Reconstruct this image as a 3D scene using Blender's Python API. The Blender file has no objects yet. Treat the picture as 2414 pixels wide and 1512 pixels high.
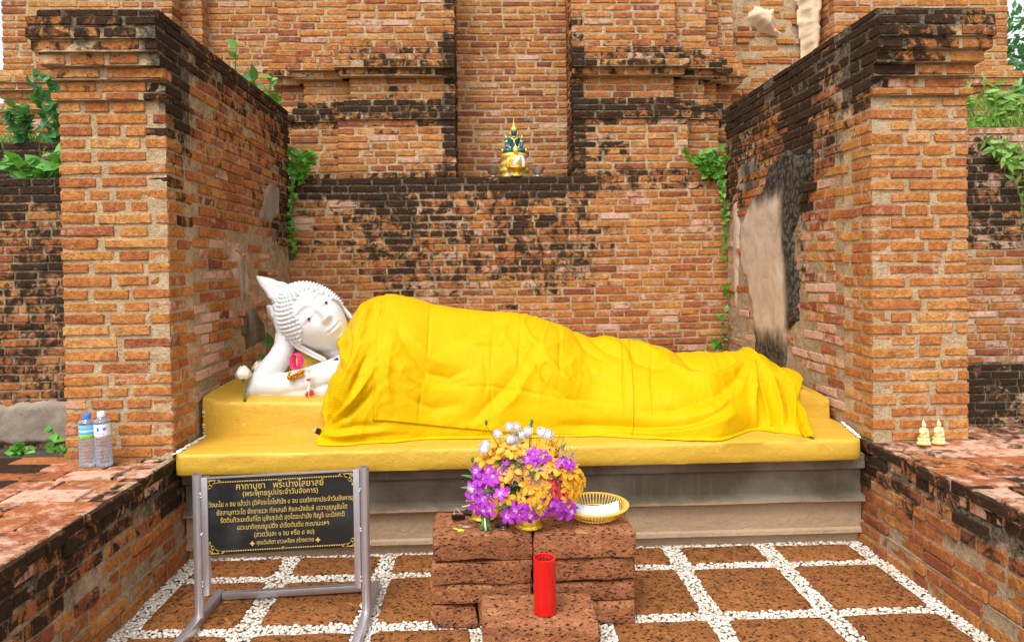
import bpy, bmesh, math, random
import numpy as np
from mathutils import Vector, Matrix, Euler, noise as mnoise
R = random.Random(7)
rad = math.radians
SC = bpy.context.scene
COL = SC.collection

# ------------------------------------------------------------------ camera, sky, sun, exposure
cam_d = bpy.data.cameras.new('camera')
cam = bpy.data.objects.new('camera', cam_d)
COL.objects.link(cam)
SC.camera = cam
cam_d.sensor_width = 36.0
cam_d.lens = 36.0 * 1716.3 / 2414.0
cam_d.shift_y = -0.0434
cam_d.clip_start = 0.05
cam_d.clip_end = 500
cam.location = (0, 0, 1.30)
YAW, PITCH, ROLL = 0.0349, 0.0148, 0.0142
_f = Vector((math.sin(YAW) * math.cos(PITCH), math.cos(YAW) * math.cos(PITCH), -math.sin(PITCH)))
_r = Vector((math.cos(YAW), -math.sin(YAW), 0))
_u = _r.cross(_f)
_r2 = _r * math.cos(ROLL) - _u * math.sin(ROLL)
_u2 = _r * math.sin(ROLL) + _u * math.cos(ROLL)
cam.rotation_euler = Matrix(((_r2.x, _u2.x, -_f.x), (_r2.y, _u2.y, -_f.y), (_r2.z, _u2.z, -_f.z))).to_euler()

SUN_EL, SUN_AZ = rad(58), rad(205)      # azimuth measured clockwise from +Y: the sun stands behind the camera, a little to its left
world = bpy.data.worlds.new('World')
SC.world = world
world.use_nodes = True
wt = world.node_tree
wt.nodes.clear()
w_out = wt.nodes.new('ShaderNodeOutputWorld')
w_bg = wt.nodes.new('ShaderNodeBackground')
w_sky = wt.nodes.new('ShaderNodeTexSky')
w_sky.sky_type = 'NISHITA'
w_sky.sun_disc = False
w_sky.sun_elevation = SUN_EL
w_sky.sun_rotation = SUN_AZ
w_sky.air_density = 1.0
w_sky.dust_density = 4.0
w_sky.ozone_density = 1.0
w_hsv = wt.nodes.new('ShaderNodeHueSaturation')     # a white overcast layer: the same sky with most of its blue gone
w_hsv.inputs['Saturation'].default_value = 0.18
wt.links.new(w_sky.outputs[0], w_hsv.inputs['Color'])
wt.links.new(w_hsv.outputs[0], w_bg.inputs['Color'])
w_bg.inputs['Strength'].default_value = 0.15
wt.links.new(w_bg.outputs[0], w_out.inputs[0])
sun_d = bpy.data.lights.new('sun', 'SUN')
sun_d.energy = 0.7
sun_d.angle = rad(16)
sun_d.color = (1.0, 0.96, 0.9)
sun = bpy.data.objects.new('sun', sun_d)
COL.objects.link(sun)
_sd = Vector((math.sin(SUN_AZ) * math.cos(SUN_EL), math.cos(SUN_AZ) * math.cos(SUN_EL), math.sin(SUN_EL)))
sun.rotation_euler = (-_sd).to_track_quat('-Z', 'Y').to_euler()
vs = SC.view_settings
vs.view_transform = 'Standard'
vs.look = 'None'
vs.gamma = 1.0
vs.use_curve_mapping = False
vs.exposure = 0.98
SC.cycles.max_bounces = 8
SC.cycles.use_denoising = True

# ------------------------------------------------------------------ helpers
def link(o, parent=None):
    COL.objects.link(o)
    if parent is not None:
        o.parent = parent
    return o

def tag(o, label=None, cat=None, group=None, kind=None):
    if label: o['label'] = label
    if cat: o['category'] = cat
    if group: o['group'] = group
    if kind: o['kind'] = kind
    return o

def empty(name, loc=(0, 0, 0), rz=0.0):
    o = bpy.data.objects.new(name, None)
    o.empty_display_size = 0.05
    o.location = loc
    o.rotation_euler = (0, 0, rz)
    return link(o)

def smooth01(x, a, b):
    t = min(1.0, max(0.0, (x - a) / (b - a)))
    return t * t * (3 - 2 * t)

def fbm(x, y, z, s, o=4):
    return 0.5 + 0.5 * mnoise.fractal(Vector((x * s, y * s, z * s)), 1.0, 2.0, o)

class MB:
    """collects vertices and faces (with a material slot each) and links them as ONE mesh object"""
    def __init__(s):
        s.v, s.f, s.m = [], [], []
    def add(s, verts, faces, mat=0, M=None):
        b = len(s.v)
        for p in verts:
            p = Vector(p)
            s.v.append(tuple(M @ p) if M is not None else tuple(p))
        for f in faces:
            s.f.append(tuple(i + b for i in f)); s.m.append(mat)
        return s
    def box(s, c, d, mat=0, M=None, bev=0.0):
        x, y, z = (d[0] / 2, d[1] / 2, d[2] / 2)
        if bev <= 0:
            vs_ = [(c[0] + a * x, c[1] + b_ * y, c[2] + e * z) for a in (-1, 1) for b_ in (-1, 1) for e in (-1, 1)]
            fs = [(0, 1, 3, 2), (4, 6, 7, 5), (0, 4, 5, 1), (2, 3, 7, 6), (0, 2, 6, 4), (1, 5, 7, 3)]
            return s.add(vs_, fs, mat, M)
        bm = bmesh.new()
        bmesh.ops.create_cube(bm, size=1)
        for v in bm.verts:
            v.co = Vector((c[0] + v.co.x * d[0], c[1] + v.co.y * d[1], c[2] + v.co.z * d[2]))
        bmesh.ops.bevel(bm, geom=list(bm.edges), offset=bev, segments=2, affect='EDGES', profile=0.6)
        bm.verts.index_update()
        s.add([v.co for v in bm.verts], [[v.index for v in f.verts] for f in bm.faces], mat, M)
        bm.free()
        return s
    def lathe(s, prof, n=32, mat=0, M=None, wob=None, cap=True):
        vs_, fs = [], []
        for j, (r, z) in enumerate(prof):
            for i in range(n):
                a = 2 * math.pi * i / n
                rr = r * (wob(a, z) if wob else 1)
                vs_.append((rr * math.cos(a), rr * math.sin(a), z))
        for j in range(len(prof) - 1):
            for i in range(n):
                k = (i + 1) % n
                fs.append((j * n + i, j * n + k, (j + 1) * n + k, (j + 1) * n + i))
        if cap:
            fs.append(tuple(range(n - 1, -1, -1)))
            fs.append(tuple(range((len(prof) - 1) * n, len(prof) * n)))
        return s.add(vs_, fs, mat, M)
    def tube(s, pts, rads, n=10, mat=0, M=None, cap=True, flat=1.0, up=None):
        pts = [Vector(p) for p in pts]
        if not hasattr(rads, '__len__'): rads = [rads] * len(pts)
        vs_, fs = [], []
        pu = None
        for j, p in enumerate(pts):
            t = (pts[min(j + 1, len(pts) - 1)] - pts[max(j - 1, 0)]).normalized()
            if pu is None:
                ref = Vector(up) if up else (Vector((0, 0, 1)) if abs(t.z) < 0.9 else Vector((1, 0, 0)))
                a = t.cross(ref).normalized()
            else:
                a = (pu - t * pu.dot(t)).normalized()
            pu = a
            b = t.cross(a)
            for i in range(n):
                w = 2 * math.pi * i / n
                vs_.append(p + a * (math.cos(w) * rads[j]) + b * (math.sin(w) * rads[j] * flat))
        for j in range(len(pts) - 1):
            for i in range(n):
                k = (i + 1) % n
                fs.append((j * n + i, j * n + k, (j + 1) * n + k, (j + 1) * n + i))
        if cap:
            fs.append(tuple(range(n - 1, -1, -1)))
            fs.append(tuple(range((len(pts) - 1) * n, len(pts) * n)))
        return s.add(vs_, fs, mat, M)
    def ball(s, c, r, mat=0, M=None, nu=12, nv=8):
        if not hasattr(r, '__len__'): r = (r, r, r)
        vs_ = [(c[0], c[1], c[2] - r[2])]
        for j in range(1, nv):
            th = math.pi * j / nv
            for i in range(nu):
                a = 2 * math.pi * i / nu
                vs_.append((c[0] + r[0] * math.sin(th) * math.cos(a), c[1] + r[1] * math.sin(th) * math.sin(a), c[2] - r[2] * math.cos(th)))
        vs_.append((c[0], c[1], c[2] + r[2]))
        fs = [(0, 1 + (i + 1) % nu, 1 + i) for i in range(nu)]
        for j in range(nv - 2):
            for i in range(nu):
                a = 1 + j * nu + i; b = 1 + j * nu + (i + 1) % nu
                fs.append((a, b, b + nu, a + nu))
        t = len(vs_) - 1
        fs += [(t, t - nu + i, t - nu + (i + 1) % nu) for i in range(nu)]
        return s.add(vs_, fs, mat, M)
    def mesh(s, name, mats, smooth=True):
        me = bpy.data.meshes.new(name)
        me.from_pydata(s.v, [], s.f)
        for m in (mats if isinstance(mats, (list, tuple)) else [mats]): me.materials.append(m)
        me.polygons.foreach_set('material_index', s.m)
        me.polygons.foreach_set('use_smooth', [smooth] * len(s.f))
        me.update()
        return me
    def build(s, name, mats, parent=None, smooth=True, angle=None):
        me = s.mesh(name, mats, smooth)
        if angle is not None:
            me.set_sharp_from_angle(angle=rad(angle))
        return link(bpy.data.objects.new(name, me), parent)

def inst(name, me, parent, M):
    o = bpy.data.objects.new(name, me)
    o.matrix_local = M
    return link(o, parent)

# ------------------------------------------------------------------ materials
class NT:
    def __init__(s, name):
        s.m = bpy.data.materials.new(name); s.m.use_nodes = True
        s.t = s.m.node_tree; s.t.nodes.clear()
        s.out = s.t.nodes.new('ShaderNodeOutputMaterial')
        s.b = s.t.nodes.new('ShaderNodeBsdfPrincipled')
        s.t.links.new(s.b.outputs[0], s.out.inputs[0])
        s._p = None
    def n(s, t, **kw):
        nd = s.t.nodes.new('ShaderNode' + t)
        for k, v in kw.items(): setattr(nd, k, v)
        return nd
    def set(s, sock, v):
        if hasattr(v, 'is_output') or isinstance(v, bpy.types.NodeSocket): s.t.links.new(v, sock)
        elif isinstance(v, (tuple, list)) and sock.type == 'RGBA' and len(v) == 3: sock.default_value = (*v, 1)
        else: sock.default_value = v
    def pos(s):
        if s._p is None: s._p = s.n('NewGeometry').outputs['Position']
        return s._p
    def obj(s): return s.n('TexCoord').outputs['Object']
    def noise(s, scale, detail=4, rough=0.55, vec=None, dist=0.0, out='Fac'):
        nd = s.n('TexNoise'); s.set(nd.inputs['Vector'], vec if vec is not None else s.pos())
        nd.inputs['Scale'].default_value = scale; nd.inputs['Detail'].default_value = detail
        nd.inputs['Roughness'].default_value = rough; nd.inputs['Distortion'].default_value = dist
        return nd.outputs[out]
    def voro(s, scale, vec=None, feature='F1', out='Distance'):
        nd = s.n('TexVoronoi', feature=feature); s.set(nd.inputs['Vector'], vec if vec is not None else s.pos())
        nd.inputs['Scale'].default_value = scale
        return nd.outputs[out]
    def vmul(s, v, k):
        nd = s.n('VectorMath', operation='MULTIPLY'); s.set(nd.inputs[0], v); nd.inputs[1].default_value = k
        return nd.outputs[0]
    def math(s, op, a, b=0.0, c=None, clamp=False):
        nd = s.n('Math', operation=op, use_clamp=clamp); s.set(nd.inputs[0], a); s.set(nd.inputs[1], b)
        if c is not None: s.set(nd.inputs[2], c)
        return nd.outputs[0]
    def step(s, v, a, b, lo=0.0, hi=1.0):
        nd = s.n('MapRange', interpolation_type='SMOOTHSTEP'); s.set(nd.inputs[0], v)
        for i, x in enumerate((a, b, lo, hi)): nd.inputs[i + 1].default_value = x
        return nd.outputs[0]
    def mix(s, f, a, b, mode='MIX'):
        nd = s.n('Mix', data_type='RGBA', blend_type=mode); nd.clamp_factor = True
        s.set(nd.inputs[0], f); s.set(nd.inputs[6], a); s.set(nd.inputs[7], b)
        return nd.outputs[2]
    def ramp(s, f, stops):
        nd = s.n('ValToRGB'); e = nd.color_ramp.elements
        while len(e) < len(stops): e.new(0.5)
        for i, (p, c) in enumerate(stops): e[i].position = p; e[i].color = (*c, 1)
        s.set(nd.inputs[0], f)
        return nd.outputs[0]
    def bump(s, h, strength=0.5, dist=0.01):
        nd = s.n('Bump'); s.set(nd.inputs['Height'], h); nd.inputs['Strength'].default_value = strength
        nd.inputs['Distance'].default_value = dist
        s.t.links.new(nd.outputs[0], s.b.inputs['Normal'])
    def p(s, **kw):
        for k, v in kw.items(): s.set(s.b.inputs[k.replace('_', ' ')], v)
        return s.m

def plain(name, col, rough=0.5, metal=0.0, spec=0.5, bump=None, var=0.0, vscale=20):
    t = NT(name)
    c = col
    if var > 0:
        nz = t.noise(vscale, 4, vec=t.obj())
        c = t.mix(nz, tuple(x * (1 - var) for x in col), tuple(min(1, x * (1 + var)) for x in col))
    t.p(Base_Color=c, Roughness=rough, Metallic=metal)
    t.b.inputs['Specular IOR Level'].default_value = spec
    if bump: t.bump(t.noise(bump[0], 4, vec=t.obj()), bump[1], bump[2])
    return t.m

def stain_cols(t, n2):
    return t.mix(t.step(n2, 0.4, 0.65), (0.004, 0.0035, 0.003), (0.021, 0.016, 0.011))

def brick_mat(name, joined):
    t = NT(name)
    if joined:
        a = t.n('Attribute', attribute_name='bc'); col = a.outputs['Color']
    else:
        col = t.n('ObjectInfo').outputs['Color']
    sp = t.n('SeparateColor'); t.set(sp.inputs[0], col)
    st, pale, hue = sp.outputs
    n1 = t.math('ADD', t.math('MULTIPLY', t.noise(15, 9, 0.72, dist=0.6), 0.72), t.math('MULTIPLY', t.noise(1.0, 7, 0.66, vec=t.vmul(t.pos(), (11, 11, 4.5))), 0.28))
    n2 = t.noise(46, 5, 0.6)
    n3 = t.noise(5.0, 3)
    n4 = t.noise(130, 3, 0.6)
    h = t.math('ADD', hue, t.math('MULTIPLY_ADD', n3, 0.5, -0.25))
    base = t.ramp(h, [(0.0, (0.26, 0.085, 0.046)), (0.22, (0.39, 0.124, 0.050)), (0.48, (0.50, 0.188, 0.054)),
                      (0.75, (0.575, 0.245, 0.068)), (1.0, (0.65, 0.335, 0.118))])
    base = t.mix(t.step(n2, 0.2, 0.8), t.mix(1.0, base, (0.60, 0.56, 0.54), 'MULTIPLY'), t.mix(1.0, base, (1.18, 1.22, 1.28), 'MULTIPLY'))
    base = t.mix(t.step(t.noise(21, 5, 0.6), 0.40, 0.68, 0.0, 0.5), base, t.mix(1.0, base, (0.70, 0.60, 0.52), 'MULTIPLY'))
    lime = t.step(t.math('ADD', t.noise(7, 7, 0.7), t.math('MULTIPLY', n4, 0.18)), 0.66, 0.80, 0.0, 0.75)
    base = t.mix(lime, base, (0.58, 0.45, 0.31))
    veil = t.step(t.noise(2.2, 6, 0.65), 0.45, 0.75, 0.0, 0.40)
    base = t.mix(veil, base, t.mix(1.0, base, (0.62, 0.58, 0.54), 'MULTIPLY'))
    pm = t.step(t.math('ADD', t.noise(17, 6, 0.62), t.math('SUBTRACT', pale, 0.5)), 0.46, 0.70)
    base = t.mix(pm, base, t.mix(n2, (0.52, 0.255, 0.165), (0.68, 0.48, 0.36)))
    # weathering with its own outline: black algae
    m = t.math('ADD', t.math('MULTIPLY_ADD', n1, 2.1, -0.55), t.math('MULTIPLY_ADD', st, 1.45, -0.725))
    m = t.math('ADD', m, t.math('MULTIPLY_ADD', n2, 0.30, -0.15))
    sm = t.step(m, 0.52, 0.72)
    c = t.mix(sm, base, stain_cols(t, n2))
    soft = t.step(m, 0.34, 0.62)
    c = t.mix(t.math('MULTIPLY', soft, 0.25), c, (0.14, 0.070, 0.034))
    pits = t.step(t.math('ADD', t.voro(85), t.math('MULTIPLY', n4, 0.35)), 0.22, 0.42)
    c = t.mix(pits, t.mix(1.0, c, (0.42, 0.36, 0.33), 'MULTIPLY'), c)
    t.p(Base_Color=c, Roughness=0.92)
    t.b.inputs['Specular IOR Level'].default_value = 0.12
    hgt = t.math('ADD', t.math('MULTIPLY', n2, 0.9), t.math('ADD', t.math('MULTIPLY', n4, 0.5), t.math('MULTIPLY', pits, 0.35)))
    t.bump(hgt, 1.0, 0.010)
    return t.m

def mortar_mat(name, c0, c1):
    t = NT(name)
    a = t.n('Attribute', attribute_name='bc')
    sp = t.n('SeparateColor'); t.set(sp.inputs[0], a.outputs['Color'])
    st, pale, hue = sp.outputs
    n1 = t.math('ADD', t.math('MULTIPLY', t.noise(15, 9, 0.72, dist=0.6), 0.72), t.math('MULTIPLY', t.noise(1.0, 7, 0.66, vec=t.vmul(t.pos(), (11, 11, 4.5))), 0.28))
    n2 = t.noise(60, 5, 0.65)
    base = t.mix(t.step(t.noise(14, 5), 0.25, 0.75), c0, c1)
    base = t.mix(t.step(n2, 0.3, 0.75), t.mix(1.0, base, (0.66, 0.63, 0.6), 'MULTIPLY'), base)
    m = t.math('ADD', t.math('MULTIPLY_ADD', n1, 2.1, -0.55), t.math('MULTIPLY_ADD', st, 1.45, -0.725))
    m = t.math('ADD', m, t.math('MULTIPLY_ADD', n2, 0.30, -0.15))
    c = t.mix(t.step(m, 0.48, 0.82, 0.0, 0.92), base, t.mix(t.step(n2, 0.4, 0.62), (0.035, 0.030, 0.023), (0.15, 0.125, 0.09)))
    t.p(Base_Color=c, Roughness=0.95)
    t.b.inputs['Specular IOR Level'].default_value = 0.1
    hgt = t.math('ADD', n2, t.math('MULTIPLY', t.noise(160, 3), 0.5))
    t.bump(hgt, 1.0, 0.010)
    return t.m

M_BRICK = brick_mat('brick', False)
M_BRICKJ = brick_mat('brick_joined', True)
M_MORTAR = mortar_mat('lime_mortar', (0.50, 0.36, 0.21), (0.66, 0.50, 0.315))
M_MORTAR_OLD = mortar_mat('old_mortar', (0.40, 0.285, 0.175), (0.58, 0.44, 0.285))

# ------------------------------------------------------------------ bricks
BRICK_LIB = {}
def make_brick(L, h, D, seed, nx, nz):
    r = random.Random(seed)
    vs_, fs = [], []
    idx = {}
    for j in range(nz + 1):
        for i in range(nx + 1):
            fu = i / nx; fv = j / nz
            if 0 < i < nx: fu = 0.5 + (fu - 0.5) * (0.5 - 0.0034 / L) / (0.5 - 1.0 / nx)
            if 0 < j < nz: fv = 0.5 + (fv - 0.5) * (0.5 - 0.0030 / h) / (0.5 - 1.0 / nz)
            u = -L / 2 + L * fu; v = -h / 2 + h * fv
            edge = i in (0, nx) or j in (0, nz)
            corner = i in (0, nx) and j in (0, nz)
            if edge:
                u += r.uniform(-0.0025, 0.0025); v += r.gauss(0, 0.0016)
                y = r.uniform(0.0020, 0.0045)
                if corner:
                    u -= math.copysign(r.uniform(0.0005, 0.005), u); v -= math.copysign(r.uniform(0.0005, 0.005), v); y += 0.001
            else:
                if 1 < i < nx - 1: u += r.uniform(-0.3, 0.3) * L / nx
                v += r.gauss(0, 0.0012)
                y = r.uniform(-0.0014, 0.0016)
                if r.random() < 0.10: y += 0.0015
            idx[i, j] = len(vs_); vs_.append((u, y, v))
    for j in range(nz):
        for i in range(nx):
            fs.append((idx[i, j], idx[i + 1, j], idx[i + 1, j + 1], idx[i, j + 1]))
    ring = [idx[i, 0] for i in range(nx)] + [idx[nx, j] for j in range(nz)] + [idx[i, nz] for i in range(nx, 0, -1)] + [idx[0, j] for j in range(nz, 0, -1)]
    b = len(vs_)
    for q in ring:
        x, y, z = vs_[q]; vs_.append((x, D, z))
    n = len(ring)
    for a in range(n):
        c = (a + 1) % n
        fs.append((ring[c], ring[a], b + a, b + c))
    return vs_, fs

for cls, (L, nx, nvar) in {'s': (0.21, 4, 12), 'm': (0.155, 4, 7), 'h': (0.105, 3, 9)}.items():
    BRICK_LIB[cls] = []
    for k in range(nvar):
        vs_, fs = make_brick(L, 0.040, 0.085, 100 + k + ord(cls) * 31, nx, 3)
        mb = MB().add(vs_, fs)
        me_ = mb.mesh('brick', M_BRICK); me_.set_sharp_from_angle(angle=rad(24))
        BRICK_LIB[cls].append((L, me_, np.array(vs_), fs))

def cam_area(c, L, h):
    d = Vector(c) - cam.location
    x, y, z = d.dot(_r2), d.dot(_f), d.dot(_u2)
    if y < 0.3: return 0
    px = 512 + 728 * x / y; py = 320 - 45 - 728 * z / y
    if px < -30 or px > 1054 or py < -20 or py > 661: return 0
    return L * h / (y * y)

class Wall:
    def __init__(s, name, label, cat, mortar, group=None):
        s.name, s.label, s.cat, s.mortar, s.group = name, label, cat, mortar, group
        s.bricks = []
        s.cv, s.cf, s.cc = [], [], []
        s.keep = None
    def quad(s, pts, cols):
        b = len(s.cv); s.cv += [tuple(p) for p in pts]; s.cc += cols
        s.cf.append(tuple(range(b, b + len(pts))))
    def core(s, o, u, n, u0, u1, z0, z1, off, depth, sf, lo=True, hi=True):
        """one course of the mortar bed: an uneven front strip with its top and bottom ledges where they show"""
        k = max(1, int((u1 - u0) / 0.024)); m = 3
        P = lambda uu, dd, zz: o + u * uu + n * dd + Vector((0, 0, zz - o.z))
        b = len(s.cv)
        for j in range(m + 1):
            z = z0 + (z1 - z0) * j / m
            for i in range(k + 1):
                p = P(u0 + (u1 - u0) * i / k, off, z)
                d = 0.0034 * mnoise.noise(p * 24.0) + 0.0026 * mnoise.noise(p * 55.0)
                s.cv.append(tuple(p + n * d)); s.cc.append(sf(p))
        for j in range(m):
            for i in range(k):
                q = b + j * (k + 1) + i
                s.cf.append((q, q + 1, q + k + 2, q + k + 1))
        kk = max(1, int((u1 - u0) / 0.12))
        for i in range(kk):
            a_ = u0 + (u1 - u0) * i / kk; b_ = u0 + (u1 - u0) * (i + 1) / kk
            if hi:
                q = [P(a_, off + 0.002, z1), P(b_, off + 0.002, z1), P(b_, off - depth, z1), P(a_, off - depth, z1)]; s.quad(q, [sf(p) for p in q])
            if lo:
                q = [P(a_, off - depth, z0), P(b_, off - depth, z0), P(b_, off + 0.002, z0), P(a_, off + 0.002, z0)]; s.quad(q, [sf(p) for p in q])
    def brick(s, c, u, n, L, h, col, D=None, tilt=0.0):
        s.bricks.append((Vector(c), Vector(u), Vector(n), L, h, col, tilt))
    def finish(s, root=None, limit=300):
        if root is None:
            me = bpy.data.meshes.new(s.name)
            me.from_pydata(s.cv, [], s.cf)
            me.materials.append(s.mortar)
            me.polygons.foreach_set('use_smooth', [True] * len(s.cf))
            me.set_sharp_from_angle(angle=rad(50))
            at = me.attributes.new('bc', 'FLOAT_COLOR', 'POINT')
            at.data.foreach_set('color', np.array([(*c, 1.0) for c in s.cc], dtype=np.float32).ravel())
            root = link(bpy.data.objects.new(s.name, me))
            tag(root, s.label, s.cat, s.group, 'thing')
        order = sorted(range(len(s.bricks)), key=lambda i: -cam_area(s.bricks[i][0], s.bricks[i][3], s.bricks[i][4]))
        rng = random.Random(len(order))
        jv, jf, jc = [], [], []
        nb = 0
        for r_, i in enumerate(order):
            c, u, n, L, h, col, tilt = s.bricks[i]
            cls = 's' if L > 0.18 else ('m' if L > 0.128 else 'h')
            lib = BRICK_LIB[cls]
            L0, me, va, fs = lib[rng.randrange(len(lib))]
            up = u.cross(n) * -1
            up = Vector((0, 0, 1)) if abs(n.z) < 0.5 else n.cross(u)
            M = Matrix(((u.x, -n.x, up.x, c.x), (u.y, -n.y, up.y, c.y), (u.z, -n.z, up.z, c.z), (0, 0, 0, 1)))
            flip = -1 if rng.random() < 0.5 else 1
            M = M @ Matrix.Rotation(tilt, 4, 'Y') @ Matrix.Rotation(rng.gauss(0, 0.012), 4, 'Z') @ Matrix.Rotation(math.pi if flip < 0 else 0, 4, 'Y') @ Matrix.Diagonal((L / L0, 1, h / 0.040, 1))
            vis = cam_area(c, L, h) > 0
            if nb < limit and vis:
                o = inst('brick', me, root, M); o.color = (*col, 1.0); nb += 1
            else:
                A = np.array(M)
                w = va @ A[:3, :3].T + A[:3, 3]
                b = len(jv); jv.extend(map(tuple, w)); jf.extend(tuple(k + b for k in f) for f in fs); jc.extend([(*col, 1.0)] * len(w))
        if jv:
            me = bpy.data.meshes.new('bricks')
            me.from_pydata(jv, [], jf)
            me.materials.append(M_BRICKJ)
            me.polygons.foreach_set('use_smooth', [True] * len(jf)); me.set_sharp_from_angle(angle=rad(24))
            at = me.attributes.new('bc', 'FLOAT_COLOR', 'POINT')
            at.data.foreach_set('color', np.array(jc, dtype=np.float32).ravel())
            o = link(bpy.data.objects.new('bricks', me), root); o['kind'] = 'stuff'
        return root

def pick_len(r):
    t = r.random()
    if t < 0.60: return r.uniform(0.185, 0.245)
    if t < 0.80: return r.uniform(0.13, 0.175)
    return r.uniform(0.09, 0.125)

def courses(z0, z1, p):
    n = max(1, round((z1 - z0) / p)); p = (z1 - z0) / n
    return [(z0 + k * p, p) for k in range(n)]

def face(w, o, u, n, length, rows, off, sf, seed=1, hf=0.74, joint=0.014, depth=0.25, rec=0.0062, ends=(0, 0), ext=(None, None), wob=0.0035,
         drop=0.0, prot=0.0016, lenf=pick_len, decay=None, skip=None, cap=(False, False), zlim=None):
    """lay bricks course by course on a vertical face. off(z) is the outward step of a course, ext(z) how far it runs past an end,
    sf(p) -> (stain, pale, hue). ends: 1 / 2 = the corner brick belongs to the other face on odd / even courses, 0 = plain end"""
    r = random.Random(seed)
    o, u, n = Vector(o), Vector(u), Vector(n)
    ph0 = r.uniform(0, 50)
    for k, (z, p) in enumerate(rows):
        zc = z + p / 2
        of = off(zc)
        ea, eb = ends
        A = -(ext[0](zc) if ext[0] else 0); B = length + (ext[1](zc) if ext[1] else 0)
        ca, cb = A + (rec if ea else 0), B - (rec if eb else 0)
        last, frst = k == len(rows) - 1, k == 0
        hi = last or off(rows[k + 1][0] + rows[k + 1][1] / 2) < of - 1e-4
        lo = frst or off(rows[k - 1][0] + rows[k - 1][1] / 2) < of - 1e-4
        w.core(o, u, n, ca, cb, z, z + p, of - rec, depth, sf, lo, hi)
        for fl, e in zip(cap, (ca, cb)):
            if fl:
                q = [o + u * e + n * d + Vector((0, 0, zz - o.z)) for d, zz in ((of - rec, z), (of - depth, z), (of - depth, z + p), (of - rec, z + p))]
                w.quad(q, [sf(v) for v in q])
        x, xe = A, B
        if ea in (1, 2) and k % 2 == (0 if ea == 2 else 1): x = A + 0.09
        if eb in (1, 2) and k % 2 == (0 if eb == 2 else 1): xe = B - 0.09
        if ea == 0: x -= r.uniform(0.0, 0.14)
        first = True
        while x < xe - 0.03:
            L = lenf(r)
            if x + L > xe - 0.06: L = xe - x
            lo_, hi_ = max(x, A), min(x + L, xe)
            if hi_ - lo_ > 0.045:
                Lb = hi_ - lo_ - joint * r.uniform(0.6, 1.4)
                uc = (lo_ + hi_) / 2
                if first and ea: uc -= joint * 0.4
                if hi_ >= xe - 1e-6 and eb: uc += joint * 0.4
                dz = mnoise.noise(Vector((uc * 1.6 + ph0, k * 0.37, 3.3))) * wob * 2.0
                hh = p * hf * r.uniform(0.90, 1.07)
                c = o + u * uc + n * (of + r.gauss(0, prot)) + Vector((0, 0, zc - o.z + dz))
                s_, pa, hb = sf(c)
                d = decay(c) if decay else 0.0
                if not (skip and skip(c)) and r.random() > drop + d * 0.22:
                    if d > 0: c = c + n * (-0.014 * d * r.random()); hh *= 1 - 0.2 * d * r.random()
                    col = (min(0.80, max(0, s_ + r.gauss(0, 0.045))), min(1, max(0, pa + r.gauss(0, 0.15))), min(1, max(0, hb + r.gauss(0, 0.19))))
                    w.brick(c, u, n, Lb, hh, col, tilt=r.gauss(0, 0.006 + 0.03 * d))
            x += L
            first = False
# ------------------------------------------------------------------ the brick structures
X3, Y3, Z3 = Vector((1, 0, 0)), Vector((0, 1, 0)), Vector((0, 0, 1))
PT = 0.053
def lerp_tab(z, tab):
    if z <= tab[0][0]: return tab[0][1]
    for (a, va), (b, vb) in zip(tab, tab[1:]):
        if z <= b: return va + (vb - va) * (z - a) / (b - a)
    return tab[-1][1]

# --- the two piers with their corbelled heads
PIER_ROWS = courses(0.48, 2.035, PT) + [(2.035, 0.034), (2.069, 0.053), (2.122, 0.053), (2.175, 0.053), (2.228, 0.052), (2.280, 0.050), (2.330, 0.044), (2.374, 0.036)]
def corbel(z):
    if z < 2.035: return 0.0
    for top, v in ((2.069, 0.020), (2.122, -0.006), (2.175, 0.020), (2.228, 0.047), (2.280, 0.068), (2.330, 0.081), (2.374, 0.080), (2.6, 0.050)):
        if z < top: return v
    return 0.0
zero = lambda z: 0.0

def st_pier_l(p):
    s = 0.13 + 0.30 * smooth01(p.z, 1.75, 2.05) + 0.30 * smooth01(p.z, 2.1, 2.42) + 0.10 * smooth01(0.72, 0.48, 0.72) * (p.z < 0.7)
    if p.y > 3.24: s += 0.16 * smooth01(p.z, 1.1, 1.7)
    s += 0.22 * smooth01(p.x, -1.50, -1.38) * smooth01(p.z, 1.2, 1.6)
    return s, 0.18, 0.60
def st_pier_r(p):
    s = 0.12 + 0.42 * smooth01(p.z, 1.95, 2.15) + 0.22 * smooth01(p.z, 2.15, 2.42)
    s += 0.18 * (1 - smooth01(p.x, 1.72, 1.95)) * smooth01(p.z, 1.4, 1.9) - 0.22 * smooth01(p.x, 1.95, 2.15) * (1 - smooth01(p.z, 2.2, 2.4))
    if p.y > 3.24: s += 0.18 * smooth01(p.z, 1.5, 1.9)
    return s, 0.20, 0.60
def len_pier(r):
    t = r.random()
    return r.uniform(0.19, 0.25) if t < 0.5 else (r.uniform(0.13, 0.175) if t < 0.8 else r.uniform(0.10, 0.125))

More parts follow.
